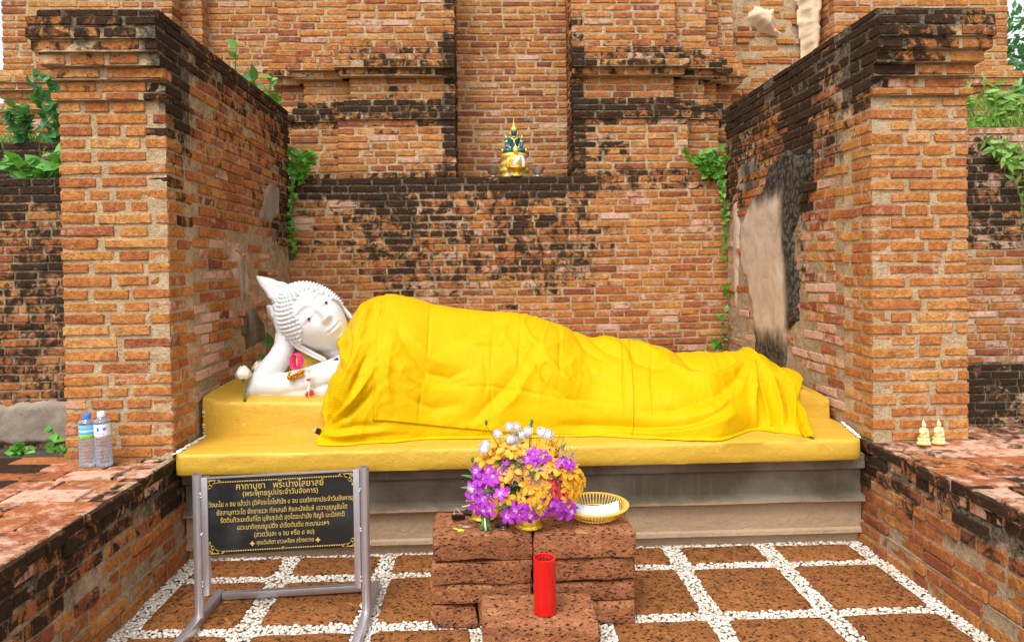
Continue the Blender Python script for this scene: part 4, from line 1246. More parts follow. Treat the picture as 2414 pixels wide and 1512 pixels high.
def robe_sheet(name, s0, s1, ns, t0f, t1f, nt, offset, parent, thick):
    S, T = np.meshgrid(np.linspace(s0, s1, ns), np.linspace(0, 1, nt), indexing='ij')
    P = np.zeros((ns, nt, 3))
    for i in range(ns):
        ta, tb = t0f(S[i, 0]), t1f(S[i, 0])
        for j in range(nt):
            T[i, j] = ta + (tb - ta) * T[i, j]
            P[i, j] = robe_point(S[i, 0], T[i, j])
    du = np.gradient(P, axis=0); dv = np.gradient(P, axis=1)
    N = np.cross(du, dv); N /= np.linalg.norm(N, axis=2, keepdims=True) + 1e-9
    if N[:, :, 1].mean() > 0: N = -N
    X, Z = P[:, :, 0], P[:, :, 2]
    D = np.zeros_like(X)
    for a, wd, pts in FOLDS:
        best = np.full(X.shape, 1e9); fade = np.zeros_like(X)
        n = len(pts) - 1
        for k in range(n):
            (ax, az), (bx, bz) = pts[k], pts[k + 1]
            L2 = (bx - ax) ** 2 + (bz - az) ** 2 + 1e-9
            f_ = np.clip(((X - ax) * (bx - ax) + (Z - az) * (bz - az)) / L2, 0, 1)
            d2 = (X - ax - f_ * (bx - ax)) ** 2 + (Z - az - f_ * (bz - az)) ** 2
            g = (k + f_) / n
            m = d2 < best
            best = np.where(m, d2, best); fade = np.where(m, g, fade)
        w_ = wd / 1000.0 * 0.95
        D += 2.9 * a / 1000.0 * np.exp(-(best / (w_ * w_) + 0.004) ** 0.62) * np.clip(np.sin(np.clip(fade * 0.86 + 0.10, 0, 1) * math.pi), 0, 1) ** 0.7
    for i in range(ns):
        for j in range(nt):
            x, y, z = P[i, j]
            rd = 1 - abs(mnoise.noise(Vector((x * 9.0 + z * 5.0, z * 6.0 - x * 2.0, 2.2 + y * 2)))) * 2.2
            rd2 = 1 - abs(mnoise.noise(Vector((x * 17.0 - z * 12.0, z * 9.0 + x * 5.0, 7.2)))) * 2.2
            am = smooth01(mnoise.noise(Vector((x * 2.3, z * 3.1, 9.0))), -0.25, 0.45)
            D[i, j] += 0.0055 * mnoise.fractal(Vector((x * 5.5, z * 7.5, y * 2)), 1, 2, 3) + am * (0.0070 * max(0, rd) ** 2.5 + 0.0045 * max(0, rd2) ** 2.5) + 0.0012 * mnoise.noise(Vector((x * 40, z * 44, y * 5)))
            if T[i, j] > 0.965: D[i, j] = max(D[i, j], 0.001) * 0.6
    # slope-preserving taper on the back
    P2 = P + N * (D + offset)[:, :, None]
    P2[:, :, 2] = np.maximum(P2[:, :, 2], 0.5135)
    vs_ = [tuple(q) for q in P2.reshape(-1, 3)]
    fs = [(i * nt + j, i * nt + j + 1, (i + 1) * nt + j + 1, (i + 1) * nt + j) for i in range(ns - 1) for j in range(nt - 1)]
    me = MB().add(vs_, fs).mesh(name, M_ROBE)
    al = np.concatenate([np.zeros((ns, 1)), np.cumsum(np.linalg.norm(np.diff(P, axis=1), axis=2), axis=1)], axis=1)
    uvl = me.uv_layers.new(name='UVMap')
    idx = np.zeros(len(me.loops), dtype=np.int32); me.loops.foreach_get('vertex_index', idx)
    uvs = np.stack([P[:, :, 0].ravel()[idx], al.ravel()[idx]], axis=1).astype(np.float32)
    uvl.data.foreach_set('uv', uvs.ravel())
    o = link(bpy.data.objects.new(name, me), parent)
    md = o.modifiers.new('thick', 'SOLIDIFY'); md.thickness = thick; md.offset = -1
    return o
robe = robe_sheet('robe', 0.0, 1.0, 430, lambda s: -0.75, lambda s: 1.0, 190, 0.0, None, 0.003)
tag(robe, 'bright yellow brocade robe draped over the whole body of the white statue', 'robe')
def panel_hem(s): return lerp_tab(s, ((0.10, 0.875), (0.16, 0.885), (0.242, 0.917), (0.325, 0.942), (0.396, 0.967), (0.4875, 0.985), (0.56, 0.995)))
def panel_bounds():
    pass
panel = robe_sheet('robe_panel', 0.128, 0.62, 250, lambda s: -0.3, panel_hem, 170, 0.0075, robe, 0.003)
# seam bead along the panel's free edge, the hem folded on the slab
mb = MB()
for j in range(2):
    pts = []
    for i in range(60):
        f_ = i / 59
        q = robe_point(0.128 + 0.002 * j, -0.1 + f_ * (panel_hem(0.128) + 0.1)); pts.append((q[0] + 0.004 + 0.010 * j, q[1] - 0.0105, q[2] + 0.004 * (1 - f_)))
    mb.tube(pts, 0.0022 if j == 0 else 0.0012, n=6)
mb.build('seam', M_ROBE, robe)
mb = MB()
vs_, fs = [], []
NS = 240
for i in range(NS + 1):
    s = 0.012 + 0.93 * i / NS
    q = robe_point(s, 1.0)
    e = 0.020 + 0.012 * mnoise.noise(Vector((q[0] * 7, 2.2, 0))) + 0.012 * (s < 0.1) + 0.006 * mnoise.noise(Vector((q[0] * 23, 5.2, 0)))
    lift = 0.004 + 0.006 * max(0, mnoise.noise(Vector((q[0] * 9, 7.7, 0))))
    for k, (a, z) in enumerate(((0.02, 0.022), (0.004, 0.010), (-0.4 * e, 0.004 + lift), (-e, 0.002 + lift * 0.6), (-e - 0.002, 0.0005), (0.0, 0.0002))):
        vs_.append((q[0], q[1] + a, 0.511 + z))
for i in range(NS):
    for k in range(5):
        fs.append((i * 6 + k, i * 6 + k + 1, (i + 1) * 6 + k + 1, (i + 1) * 6 + k))
mb.add(vs_, fs).build('hem', M_ROBE, robe)
# a tail of cloth past the feet and a gathered corner by the head
vs_, fs = [], []
for i in range(25):
    f_ = i / 24
    for j in range(15):
        g = j / 14
        top = Vector(robe_point(0.97 + 0.03 * f_, 0.30 + 0.15 * f_)); 
        x = 1.475 + 0.045 * f_ * (1 - 0.4 * g) + 0.012 * math.sin(g * 5 + f_ * 4) * g - 0.05 * g
        y = 3.56 - 0.36 * g + 0.020 * math.sin(f_ * 9)
        z = 0.655 - 0.140 * g ** 0.8 + 0.006 * math.sin(f_ * 11 + g * 3) - 0.03 * f_ * (1 - g)
        vs_.append((x, y, max(z, 0.5135)))
for i in range(24):
    for j in range(14):
        fs.append((i * 15 + j, i * 15 + j + 1, (i + 1) * 15 + j + 1, (i + 1) * 15 + j))
o = MB().add(vs_, fs).build('cloth_tail', M_ROBE, robe)
o.modifiers.new('thick', 'SOLIDIFY').thickness = 0.003
uvl = o.data.uv_layers.new(name='UVMap')
for lp in o.data.loops: uvl.data[lp.index].uv = (o.data.vertices[lp.vertex_index].co.x, o.data.vertices[lp.vertex_index].co.z)

# ------------------------------------------------------------------ binder clips
M_CLIP = plain('black_enamel', (0.012, 0.011, 0.014), 0.35)
M_WIRE = plain('nickel_wire', (0.62, 0.60, 0.57), 0.3, 1.0)
def binder_clip(label, loc, rot, L=0.034, spread=0.5):
    root = empty('binder_clip', loc); root.rotation_euler = rot
    mb = MB()
    mb.add([(-L / 2, -0.009, 0), (L / 2, -0.009, 0), (L / 2, 0.009, 0), (-L / 2, 0.009, 0), (-L / 2, -0.002, 0.017), (L / 2, -0.002, 0.017), (L / 2, 0.002, 0.017), (-L / 2, 0.002, 0.017)],
           [(0, 1, 5, 4), (2, 3, 7, 6), (0, 3, 2, 1), (0, 4, 7, 3), (1, 2, 6, 5)])
    mb.tube([(-L / 2, -0.0025, 0.0175), (L / 2, -0.0025, 0.0175)], 0.0016, n=6); mb.tube([(-L / 2, 0.0025, 0.0175), (L / 2, 0.0025, 0.0175)], 0.0016, n=6)
    mb.build('clip_body', M_CLIP, root, smooth=False)
    for s_ in (-1, 1):
        w_ = MB(); a = spread * s_
        f = lambda x, d: (x, s_ * 0.003 + math.sin(a) * d, 0.016 + math.cos(a) * d)
        w_.tube([f(-L * 0.28, 0), f(-L * 0.17, 0.020), f(-L * 0.14, 0.030), f(0, 0.034), f(L * 0.14, 0.030), f(L * 0.17, 0.020), f(L * 0.28, 0)], 0.0009, n=6)
        w_.build('wire_handle', M_WIRE, root)
    tag(root, label, 'binder clip', 'black binder clips')
    return root
binder_clip('black binder clip pinching the robe near the statue\'s neck', (-0.742, 3.622, 0.838), (0.5, -0.5, -0.3), 0.026)
binder_clip('black binder clip at the lower corner of the robe, down by the slab', (-0.770, 3.340, 0.556), (0.2, -1.2, 0.2), 0.026, 0.9)

# ------------------------------------------------------------------ garlands and lotus buds
M_PINK = plain('pink_ribbon', (0.85, 0.035, 0.20), 0.25)
M_MARI = plain('marigold_orange', (0.80, 0.30, 0.005), 0.7, bump=(240, 1.0, 0.01), var=0.35, vscale=180)
M_JAS = plain('jasmine_cream', (0.80, 0.76, 0.62), 0.6, var=0.12, vscale=90)
M_RED = plain('rose_red', (0.55, 0.012, 0.02), 0.45, var=0.3, vscale=120)
M_GREEN = plain('leaf_green_stem', (0.07, 0.16, 0.03), 0.5, var=0.3, vscale=60)
g = empty('marigold_garland', (-0.93, 3.565, 0.80))
def ringpts(c, rx, rz, n, tilt=0.0, y=0.0):
    return [(c[0] + rx * math.cos(2 * math.pi * i / n), c[1] + y * math.sin(2 * math.pi * i / n), c[2] + rz * math.sin(2 * math.pi * i / n)) for i in range(n + 1)]
mb = MB(); vs_, fs = [], []
for i in range(33):
    a = 2 * math.pi * i / 32
    x, z = 0.002 + 0.019 * math.cos(a), 0.050 + 0.039 * math.sin(a)
    for dy in (-0.014, 0.014): vs_.append((x + dy * 0.8, dy, z))
for i in range(32): fs.append((2 * i, 2 * i + 2, 2 * i + 3, 2 * i + 1))
o = mb.add(vs_, fs).build('ribbon', M_PINK, g); o.modifiers.new('t', 'SOLIDIFY').thickness = 0.001
mb = MB(); r = random.Random(8)
for k, (cx, cz) in enumerate(((-0.030, -0.012), (-0.022, -0.035), (-0.005, -0.020), (0.012, -0.006), (0.026, -0.002), (-0.034, -0.026), (0.018, -0.016))):
    for q in range(14):
        d = Vector((r.gauss(0, 1), r.gauss(0, 1), r.gauss(0, 1))).normalized() * 0.008
        mb.ball((cx + d.x, d.y, cz + d.z), 0.0065, nu=6, nv=4)
mb.build('marigold_heads', M_MARI, g)
mb = MB()
for cx, cz in ((-0.012, -0.005), (0.0, -0.001), (-0.02, -0.012)): mb.ball((cx, -0.014, cz), (0.008, 0.005, 0.005), nu=8, nv=6)
mb.build('jasmine_band', M_JAS, g)
tag(g, 'orange marigold garland with a pink ribbon loop, hung in the crook of the arm', 'garland')
g = empty('jasmine_garland', (-0.868, 3.552, 0.757))
mb = MB()
for k in range(9):
    a = r.uniform(-0.8, 0.8)
    mb.tube([(0, 0, 0.040), (0.012 * math.sin(a * 1.6), -0.004, 0.056), (0.016 * math.sin(a * 1.6), -0.004 + 0.004 * math.cos(k), 0.066 + 0.004 * math.cos(k * 2.2))], [0.003, 0.005, 0.003], n=6)
for i in range(12):
    mb.ball((0.002 * math.sin(i), 0.001 + 0.010 * (i > 5) * -0.4, 0.040 - 0.008 * i), (0.0085 - 0.001 * (i % 3), 0.007, 0.0055), nu=8, nv=5)
mb.build('jasmine_buds', M_JAS, g)
mb = MB(); mb.ball((0, -0.004, 0.006), (0.012, 0.008, 0.006), nu=10, nv=6); mb.build('rose_band', M_RED, g)
for k, (dx, dz) in enumerate(((-0.010, -0.066), (0.008, -0.064), (0.018, -0.060))):
    mb = MB(); mb.ball((dx, -0.006, dz), (0.008, 0.008, 0.011), nu=10, nv=8); mb.build('rosebud', M_RED, g)
    mb = MB(); mb.tube([(dx, -0.005, dz + 0.008), (dx * 0.5, -0.005, dz + 0.018)], [0.006, 0.002], n=6); mb.build('bud_calyx', M_GREEN, g)
tag(g, 'white jasmine garland with three red rosebuds, hanging down over the upper arm', 'garland')
M_LOTUS = plain('lotus_white', (0.82, 0.78, 0.64), 0.5, var=0.1, vscale=40)
M_LSTEM = plain('lotus_stem', (0.14, 0.13, 0.03), 0.6, var=0.3)
def lotus(label, loc, rz, lean):
    g = empty('lotus_bud', loc, rz)
    mb = MB(); mb.tube([(0, -0.075, -0.012), (0, -0.03, 0.02), (0, 0, 0.055)], [0.005, 0.0045, 0.005], n=8); mb.build('stem', M_LSTEM, g)
    for ring_, (n, R_, h) in enumerate(((5, 0.020, 0.050), (5, 0.025, 0.044), (4, 0.029, 0.036))):
        for k in range(n):
            a = 2 * math.pi * (k + 0.5 * ring_) / n
            vs_, fs = [], []
            for i in range(7):
                f_ = i / 6; wd = 0.017 * math.sin(math.pi * min(0.97, 0.12 + f_ * 0.85)) ** 0.8
                rr_ = R_ * math.sin(math.pi * (0.16 + 0.66 * f_)) 
                for e in (-1, 0, 1): vs_.append((rr_ * (1 - 0.12 * abs(e)), e * wd, h * f_))
            for i in range(6):
                for e in range(2): fs.append((i * 3 + e, i * 3 + e + 1, (i + 1) * 3 + e + 1, (i + 1) * 3 + e))
            MB().add(vs_, fs, M=Matrix.Translation((0, 0, 0.052)) @ Matrix.Rotation(lean, 4, 'X') @ Matrix.Rotation(a, 4, 'Z')).build('petal', M_LOTUS, g)
    g.scale = (1.35, 1.35, 1.35)
    tag(g, label, 'flower', 'lotus buds by the elbow')
lotus('round white lotus bud on a bent stem, lying on the gold step by the elbow', (-1.200, 3.61, 0.690), 0.35, -0.3)
lotus('white lotus bud half hidden behind the elbow of the statue', (-1.165, 3.755, 0.700), 0.3, 0.2)
# ------------------------------------------------------------------ the sign on its steel stand
M_STEEL = NT('galvanised_steel')
M_STEEL.p(Base_Color=M_STEEL.mix(M_STEEL.noise(30, 5, vec=M_STEEL.obj()), (0.50, 0.49, 0.53), (0.66, 0.64, 0.68)), Metallic=0.85, Roughness=0.38)
M_STEEL.bump(M_STEEL.noise(200, 3), 0.1, 0.002); M_STEEL = M_STEEL.m
M_BOARD = NT('black_sign_enamel')
M_BOARD.p(Base_Color=M_BOARD.mix(M_BOARD.step(M_BOARD.noise(9, 5), 0.4, 0.75), (0.010, 0.011, 0.012), (0.030, 0.032, 0.035)), Roughness=0.34); M_BOARD = M_BOARD.m
M_GOLDLET = plain('gold_lettering', (0.70, 0.50, 0.13), 0.45, 0.3)
sign = empty('sign_stand', (-0.765, 2.69, 0))
tag(sign, 'black sign with gold Thai lettering on a grey steel tube stand', 'sign')
for s_, nm in ((-1, 'left'), (1, 'right')):
    x = 0.304 * s_
    mb = MB(); z1 = 0.562 + 0.006 * s_
    mb.lathe([(0.0165, 0.028), (0.0165, z1), (0.0135, z1), (0.0135, z1 - 0.03)], n=24, cap=False, M=Matrix.Translation((x, 0, 0)))
    mb.build('post', M_STEEL, sign, angle=40)
    mb = MB(); xi = 0.2755 * s_; zt, zb_ = 0.552 + 0.008 * s_, 0.118 + 0.006 * s_
    mb.box((xi, 0.002, (zt + zb_) / 2), (0.023, 0.024, zt - zb_), bev=0.0015)
    mb.build('channel', M_STEEL, sign, angle=30)
    mb = MB(); r = random.Random(4 + s_)
    for z in (0.48, 0.34, 0.155):
        for q in range(4): mb.ball(((x + xi) / 2 + 0.0 * s_ + r.uniform(-.002, .002) - 0.002 * s_, -0.010, z + r.uniform(-.010, .010)), (0.0035, 0.003, 0.004), nu=6, nv=4)
    mb.build('weld_beads', M_STEEL, sign)
    mb = MB(); xf = -0.308 if s_ < 0 else 0.302
    y0_, y1_ = (-0.42, 0.222) if s_ < 0 else (-0.46, 0.262)
    mb.box((xf, (y0_ + y1_) / 2, 0.019), (0.030, y1_ - y0_, 0.030), bev=0.002)
    mb.build('foot', M_STEEL, sign, angle=30)
M_ = Matrix.Rotation(math.atan2(0.040, 0.58), 4, 'Z')
mb = MB(); mb.box((0, 0, 0), (0.578, 0.026, 0.026), bev=0.002, M=Matrix.Translation((-0.003, 0.215, 0.0205)) @ M_)
mb.build('cross_bar', M_STEEL, sign, angle=30)
BT = Matrix.Translation((0.0, -0.003, 0.4045)) @ Matrix.Rotation(rad(-1.7), 4, 'Y')
BW, BH = 0.536, 0.281
board = MB().box((0, 0.004, 0), (BW, 0.006, BH)).build('sign_board', M_BOARD, sign, smooth=False)
board.matrix_local = BT
mb = MB(); mb.box((0, 0.004, BH / 2 + 0.003), (BW, 0.010, 0.0055)); mb.build('top_rail', M_STEEL, board, smooth=False)
LINES = [('คาถาบูชา   พระปางไสยาสย์', 0.044, 0.318, 0.0), ('(พระพุทธรูปประจำวันอังคาร)', 0.0695, 0.273, 0.0), ('ตั้งนะโม ๓ จบ แล้วว่า (ติหังจะโตโรกินัง ๘ จบ มนต์คาถาประจำวันอังคาร)', 0.104, 0.528, 0.0),
         ('ยัสสานุภาวะโต ยักขาเนวะ ทัสเสนติ ภิงสะนังยัมหิ เจวานุยุญชันโต', 0.135, 0.474, 0.003), ('รัตตินทิวะมะตันทิโต มุขังสุปะติ สุตโตจะปาปัง กิญจิ นะปัสสะติ', 0.163, 0.451, 0.004),
         ('เอวะมาทิคุณณูเปติง ปะริตตันตัม ภะณามะเหฯ', 0.192, 0.333, 0.004), ('(สวดวันละ ๑ จบ หรือ ๘ จบ)', 0.221, 0.218, 0.007), ('คุณฉันทิตา ขาวเหลือง สร้างถวาย', 0.250, 0.207, 0.009)]
HGT = [0.0180, 0.0150, 0.0140, 0.0140, 0.0140, 0.0140, 0.0140, 0.0122]
for k, (txt, dy, wid, cx) in enumerate(LINES):
    cu = bpy.data.curves.new('lettering', 'FONT'); cu.body = txt; cu.size = 0.03; cu.offset = 0.0; cu.extrude = 0.0003; cu.resolution_u = 4
    cu.align_x = 'CENTER'
    tmp = link(bpy.data.objects.new('lettering', cu))
    me = bpy.data.meshes.new_from_object(tmp.evaluated_get(bpy.context.evaluated_depsgraph_get()))
    bpy.data.objects.remove(tmp)
    if not len(me.vertices): continue
    co = np.zeros(len(me.vertices) * 3); me.vertices.foreach_get('co', co); co = co.reshape(-1, 3)
    sx = wid / (co[:, 0].max() - co[:, 0].min()); co[:, 0] = (co[:, 0] - (co[:, 0].max() + co[:, 0].min()) / 2) * sx
    co[:, 1] *= HGT[k] / 0.0165
    me.vertices.foreach_set('co', co.ravel()); me.materials.clear(); me.materials.append(M_GOLDLET); me.update()
    o = link(bpy.data.objects.new('lettering', me), board)
    o.matrix_local = Matrix.Translation((cx, -0.0002, BH / 2 - dy)) @ Matrix.Rotation(rad(90), 4, 'X')
def leafpoly(c, ang, L, W):
    ca, sa = math.cos(ang), math.sin(ang)
    pts = [(-L / 2, 0), (-L / 6, W / 2), (L / 4, W / 2.6), (L / 2, 0), (L / 6, -W / 2), (-L / 4, -W / 2.6)]
    return [(c[0] + x * ca - y * sa, -0.0006, c[1] + x * sa + y * ca) for x, y in pts]
for z_, sg in ((BH / 2 - 0.014, 1), (-BH / 2 + 0.013, -1)):
    mb = MB()
    for i in range(52):
        x = -0.222 + 0.444 * i / 51
        mb.add(leafpoly((x, z_), 0.55 * (1 if x < 0 else -1) * sg, 0.0085, 0.0042), [(0, 1, 2, 3, 4, 5)])
    for a in (-0.7, 0, 0.7): mb.add(leafpoly((0.006 * math.sin(a), z_ - sg * 0.002), math.pi / 2 + a, 0.013, 0.005), [(0, 1, 2, 3, 4, 5)])
    mb.build('border', M_GOLDLET, board, smooth=False)
for sx in (-1, 1):
    for sz in (-1, 1):
        mb = MB(); r = random.Random(2)
        for k in range(26):
            f_ = r.random(); g_ = r.random() * (1 - f_)
            x = sx * (BW / 2 - 0.003 - 0.040 * f_ ** 1.2); z_ = sz * (BH / 2 - 0.009 - 0.036 * g_ ** 1.1)
            mb.add(leafpoly((x, z_), r.uniform(0, 6.28), 0.0125, 0.0065), [(0, 1, 2, 3, 4, 5)])
        for k in range(7):
            mb.add(leafpoly((sx * (BW / 2 - 0.006 - 0.007 * k), sz * (BH / 2 - 0.008)), 0.5 * sx * sz, 0.012, 0.006), [(0, 1, 2, 3, 4, 5)])
            mb.add(leafpoly((sx * (BW / 2 - 0.004), sz * (BH / 2 - 0.010 - 0.006 * k)), 1.2 * sx * sz, 0.012, 0.006), [(0, 1, 2, 3, 4, 5)])
        mb.build('corner_ornament', M_GOLDLET, board, smooth=False)
for x in (-0.1105, 0.128):
    mb = MB()
    for k in range(4):
        mb.add(leafpoly((x + 0.0048 * math.cos(k * math.pi / 2), BH / 2 - 0.245 + 0.0048 * math.sin(k * math.pi / 2)), k * math.pi / 2, 0.0095, 0.0065), [(0, 1, 2, 3, 4, 5)])
    mb.build('diamond_mark', M_GOLDLET, board, smooth=False)

# ------------------------------------------------------------------ laterite altar: loose blocks
def block(label, x0, x1, y0, y1, z0, z1, seed, crack=None):
    r = random.Random(seed)
    bm = bmesh.new()
    bmesh.ops.create_cube(bm, size=1)
    bmesh.ops.bevel(bm, geom=list(bm.edges), offset=0.07, segments=2, affect='EDGES', profile=0.65)
    bmesh.ops.subdivide_edges(bm, edges=list(bm.edges), cuts=3, use_grid_fill=True)
    sd = r.uniform(0, 100)
    cx, cy, cz = (x0 + x1) / 2, (y0 + y1) / 2, (z0 + z1) / 2
    dx, dy, dz = x1 - x0, y1 - y0, z1 - z0
    vs_ = []
    for v in bm.verts:
        # keep the rounding about 14 mm on every axis
        q = Vector()
        for i, d in enumerate((dx, dy, dz)):
            c = v.co[i]; m = min(0.016, d * 0.2)
            a = abs(c)
            if a > 0.43: pos_ = d / 2 - m + (a - 0.43) / 0.07 * m
            else: pos_ = a / 0.43 * (d / 2 - m)
            q[i] = math.copysign(pos_, c)
        nz = mnoise.fractal(Vector((q.x * 9 + sd, q.y * 9, q.z * 9)), 1, 2, 4)
        n = v.normal
        p = q + n * (0.012 * nz)
        # ragged lower and upper arrises on the front
        if q.y < -dy / 2 + 0.03: p.z += 0.013 * mnoise.fractal(Vector((q.x * 11 + sd, 3, 0)), 1, 2, 4) * (1 if q.z < 0 else 0.4)
        if q.y < -dy / 2 + 0.03: p.y += 0.010 * mnoise.noise(Vector((q.x * 7 + sd, q.z * 9, 8)))
        p.z = max(p.z, -dz / 2 + 0.0005)
        vs_.append((p.x, p.y, p.z))
    fs = [[v.index for v in f.verts] for f in bm.faces]
    bm.free()
    o = MB().add(vs_, fs).build('laterite_block', M_LAT)
    o.location = (cx, cy, cz); o.rotation_euler = (0, 0, r.gauss(0, 0.010))
    tag(o, label, 'stone block', 'laterite blocks of the altar')
    return o
LAY = [(0.002, 0.080), (0.083, 0.157), (0.160, 0.240), (0.243, 0.337)]
YF = [2.600, 2.606, 2.598, 2.592]
POS = ['at the bottom of the altar', 'second from the ground', 'third from the ground', 'on top of the altar']
for k in (1, 2, 3):
    z0, z1 = LAY[k]
    block('brown laterite block %s, in the stack nearer the sign' % POS[k], -0.222 + 0.004 * k, 0.148, YF[k], 2.86, z0, z1, 20 + k)
    block('brown laterite block %s, in the stack under the gold basket' % POS[k], 0.1545, 0.528 - 0.003 * (3 - k), YF[k] + 0.003, 2.855, z0, z1, 30 + k)
block('brown laterite block at the bottom of the stack under the gold basket', 0.1545, 0.518, 2.60, 2.85, 0.002, 0.080, 40)
block('cracked off laterite piece at the bottom outer corner of the altar nearer the sign', -0.220, -0.052, 2.606, 2.85, 0.002, 0.080, 41)
block('cracked laterite piece at the bottom of the altar, half hidden by the front block', -0.046, 0.148, 2.612, 2.85, 0.002, 0.080, 42)
fb = block('single laterite block standing in front of the altar with the red tin on it', -0.030, 0.352, 2.345, 2.585, 0.002, 0.130, 43)

# ------------------------------------------------------------------ red candle tin
M_TIN = NT('red_enamel_tin')
M_TIN.p(Base_Color=M_TIN.mix(M_TIN.step(M_TIN.noise(34, 4, vec=M_TIN.obj()), 0.72, 0.78), (0.62, 0.008, 0.008), (0.50, 0.36, 0.22)), Roughness=0.22); M_TIN = M_TIN.m
M_TININ = plain('tin_inside', (0.32, 0.03, 0.03), 0.5)
tin = empty('candle_tin', (0.181, 2.437, 0.132))
MB().lathe([(0.036, 0.002), (0.0375, 0.0), (0.0378, 0.004), (0.0378, 0.178), (0.0383, 0.182), (0.0378, 0.184), (0.0325, 0.184), (0.0318, 0.178), (0.0318, 0.02)], n=40, cap=False).build('tin_shell', M_TIN, tin, angle=60)
mb = MB()
for k in range(14):
    a = 2 * math.pi * k / 14
    mb.box((0.0285 * math.cos(a), 0.0285 * math.sin(a), 0.09), (0.006, 0.006, 0.17), M=Matrix.Identity(4))
mb.lathe([(0.031, 0.12), (0.0001, 0.12)], n=20, cap=False)
mb.build('tin_lining', M_TININ, tin, smooth=False)
tag(tin, 'tall shiny red cylinder tin standing on the front laterite block', 'tin')

# ------------------------------------------------------------------ gilt bowls, basket and the flowers
M_GILT = NT('bright_gilt')
_gn = M_GILT.voro(170, vec=M_GILT.obj())
M_GILT.p(Base_Color=(0.88, 0.58, 0.05), Metallic=0.75, Roughness=0.28); M_GILT.bump(M_GILT.math('ADD', _gn, M_GILT.noise(260, 3, vec=M_GILT.obj())), 0.45, 0.003); M_GILT = M_GILT.m
def phan(name, label, loc, sc=1.0):
    g = empty(name, loc); g.scale = (sc, sc, sc)
    lob = lambda a, z: 1 + 0.018 * math.cos(a * 12)
    MB().lathe([(0.001, 0.0), (0.048, 0.0), (0.050, 0.004), (0.046, 0.009), (0.044, 0.014), (0.045, 0.020), (0.043, 0.034), (0.038, 0.044), (0.029, 0.050), (0.020, 0.053), (0.018, 0.058)], n=48, wob=lob, cap=False).build('foot', M_GILT, g, angle=50)
    MB().lathe([(0.018, 0.058), (0.024, 0.062), (0.040, 0.072), (0.051, 0.085), (0.058, 0.098), (0.060, 0.104), (0.057, 0.104), (0.048, 0.088), (0.0, 0.070)], n=48, wob=lob, cap=False).build('bowl', M_GILT, g, angle=50)
    tag(g, label, 'bowl', 'gilt offering bowls on the altar')
    return g
phan('offering_bowl', 'gilt footed bowl holding the big flower arrangement at the front of the altar', (0.143, 2.668, 0.338))
phan('offering_bowl', 'gilt footed bowl behind the tied bundle, partly hidden by orchids', (-0.026, 2.775, 0.338), 0.95)

# gold basket, an oval tilted towards the viewer
bk = empty('gold_basket', (0.398, 2.735, 0.366)); bk.rotation_euler = (rad(13), 0, rad(-3))
M_BASK = plain('gold_plastic', (0.82, 0.53, 0.10), 0.3, 0.35)
AX, AY = 0.128, 0.088
def oval(f, h, n=56): return [(AX * f * math.cos(2 * math.pi * i / n), AY * f * math.sin(2 * math.pi * i / n), h) for i in range(n + 1)]
mb = MB()
vs_, fs = [], []
for i in range(56):
    a = 2 * math.pi * i / 56
    for f_, h in ((1.0, 0.026), (1.0, 0.030), (0.88, 0.031), (0.88, 0.027)): vs_.append((AX * f_ * math.cos(a), AY * f_ * math.sin(a), h))
for i in range(56):
    for k in range(4): fs.append((i * 4 + k, ((i + 1) % 56) * 4 + k, ((i + 1) % 56) * 4 + (k + 1) % 4, i * 4 + (k + 1) % 4))
mb.add(vs_, fs).build('rim', M_BASK, bk, angle=40)
for i in range(56):
    a = 2 * math.pi * i / 56
    q = [(AX * f_ * math.cos(a), AY * f_ * math.sin(a), h) for f_, h in ((0.90, 0.027), (0.84, 0.012), (0.72, -0.010), (0.58, -0.021))]
    MB().tube(q, 0.0021, n=5).build('rib', M_BASK, bk)
vs_ = [(0, 0, -0.022)] + [(AX * 0.60 * math.cos(2 * math.pi * i / 56), AY * 0.60 * math.sin(2 * math.pi * i / 56), -0.021) for i in range(56)]
o = MB().add(vs_, [(0, 1 + i, 1 + (i + 1) % 56) for i in range(56)]).build('basket_floor', M_BASK, bk); o.modifiers.new('t', 'SOLIDIFY').thickness = 0.002
MB().tube(oval(0.72, -0.0095), 0.0022, n=5).build('hoop', M_BASK, bk)
tag(bk, 'oval gold plastic basket with slotted sides and a paper slip inside', 'basket')
M_PAPER = plain('white_paper', (0.74, 0.70, 0.76), 0.6)
vs_, fs = [], []
for i in range(13):
    f_ = i / 12; x = -0.105 + 0.19 * f_
    for j in range(3):
        vs_.append((x, -0.052 - 0.022 * f_ * 0.2 + 0.020 * j - 0.008 * math.sin(f_ * 3.1), 0.028 - 0.018 * math.sin(f_ * 3.14) + 0.013 * j + 0.004 * (f_ < 0.2)))
for i in range(12):
    for j in range(2): fs.append((i * 3 + j, (i + 1) * 3 + j, (i + 1) * 3 + j + 1, i * 3 + j + 1))
o = MB().add(vs_, fs).build('paper_slip', M_PAPER); o.matrix_world = Matrix.Translation((0.398, 2.735, 0.366)) @ Euler((rad(13), 0, rad(-3))).to_matrix().to_4x4()
o.modifiers.new('t', 'SOLIDIFY').thickness = 0.0006
tag(o, 'folded strip of white paper lying in the gold basket', 'paper')

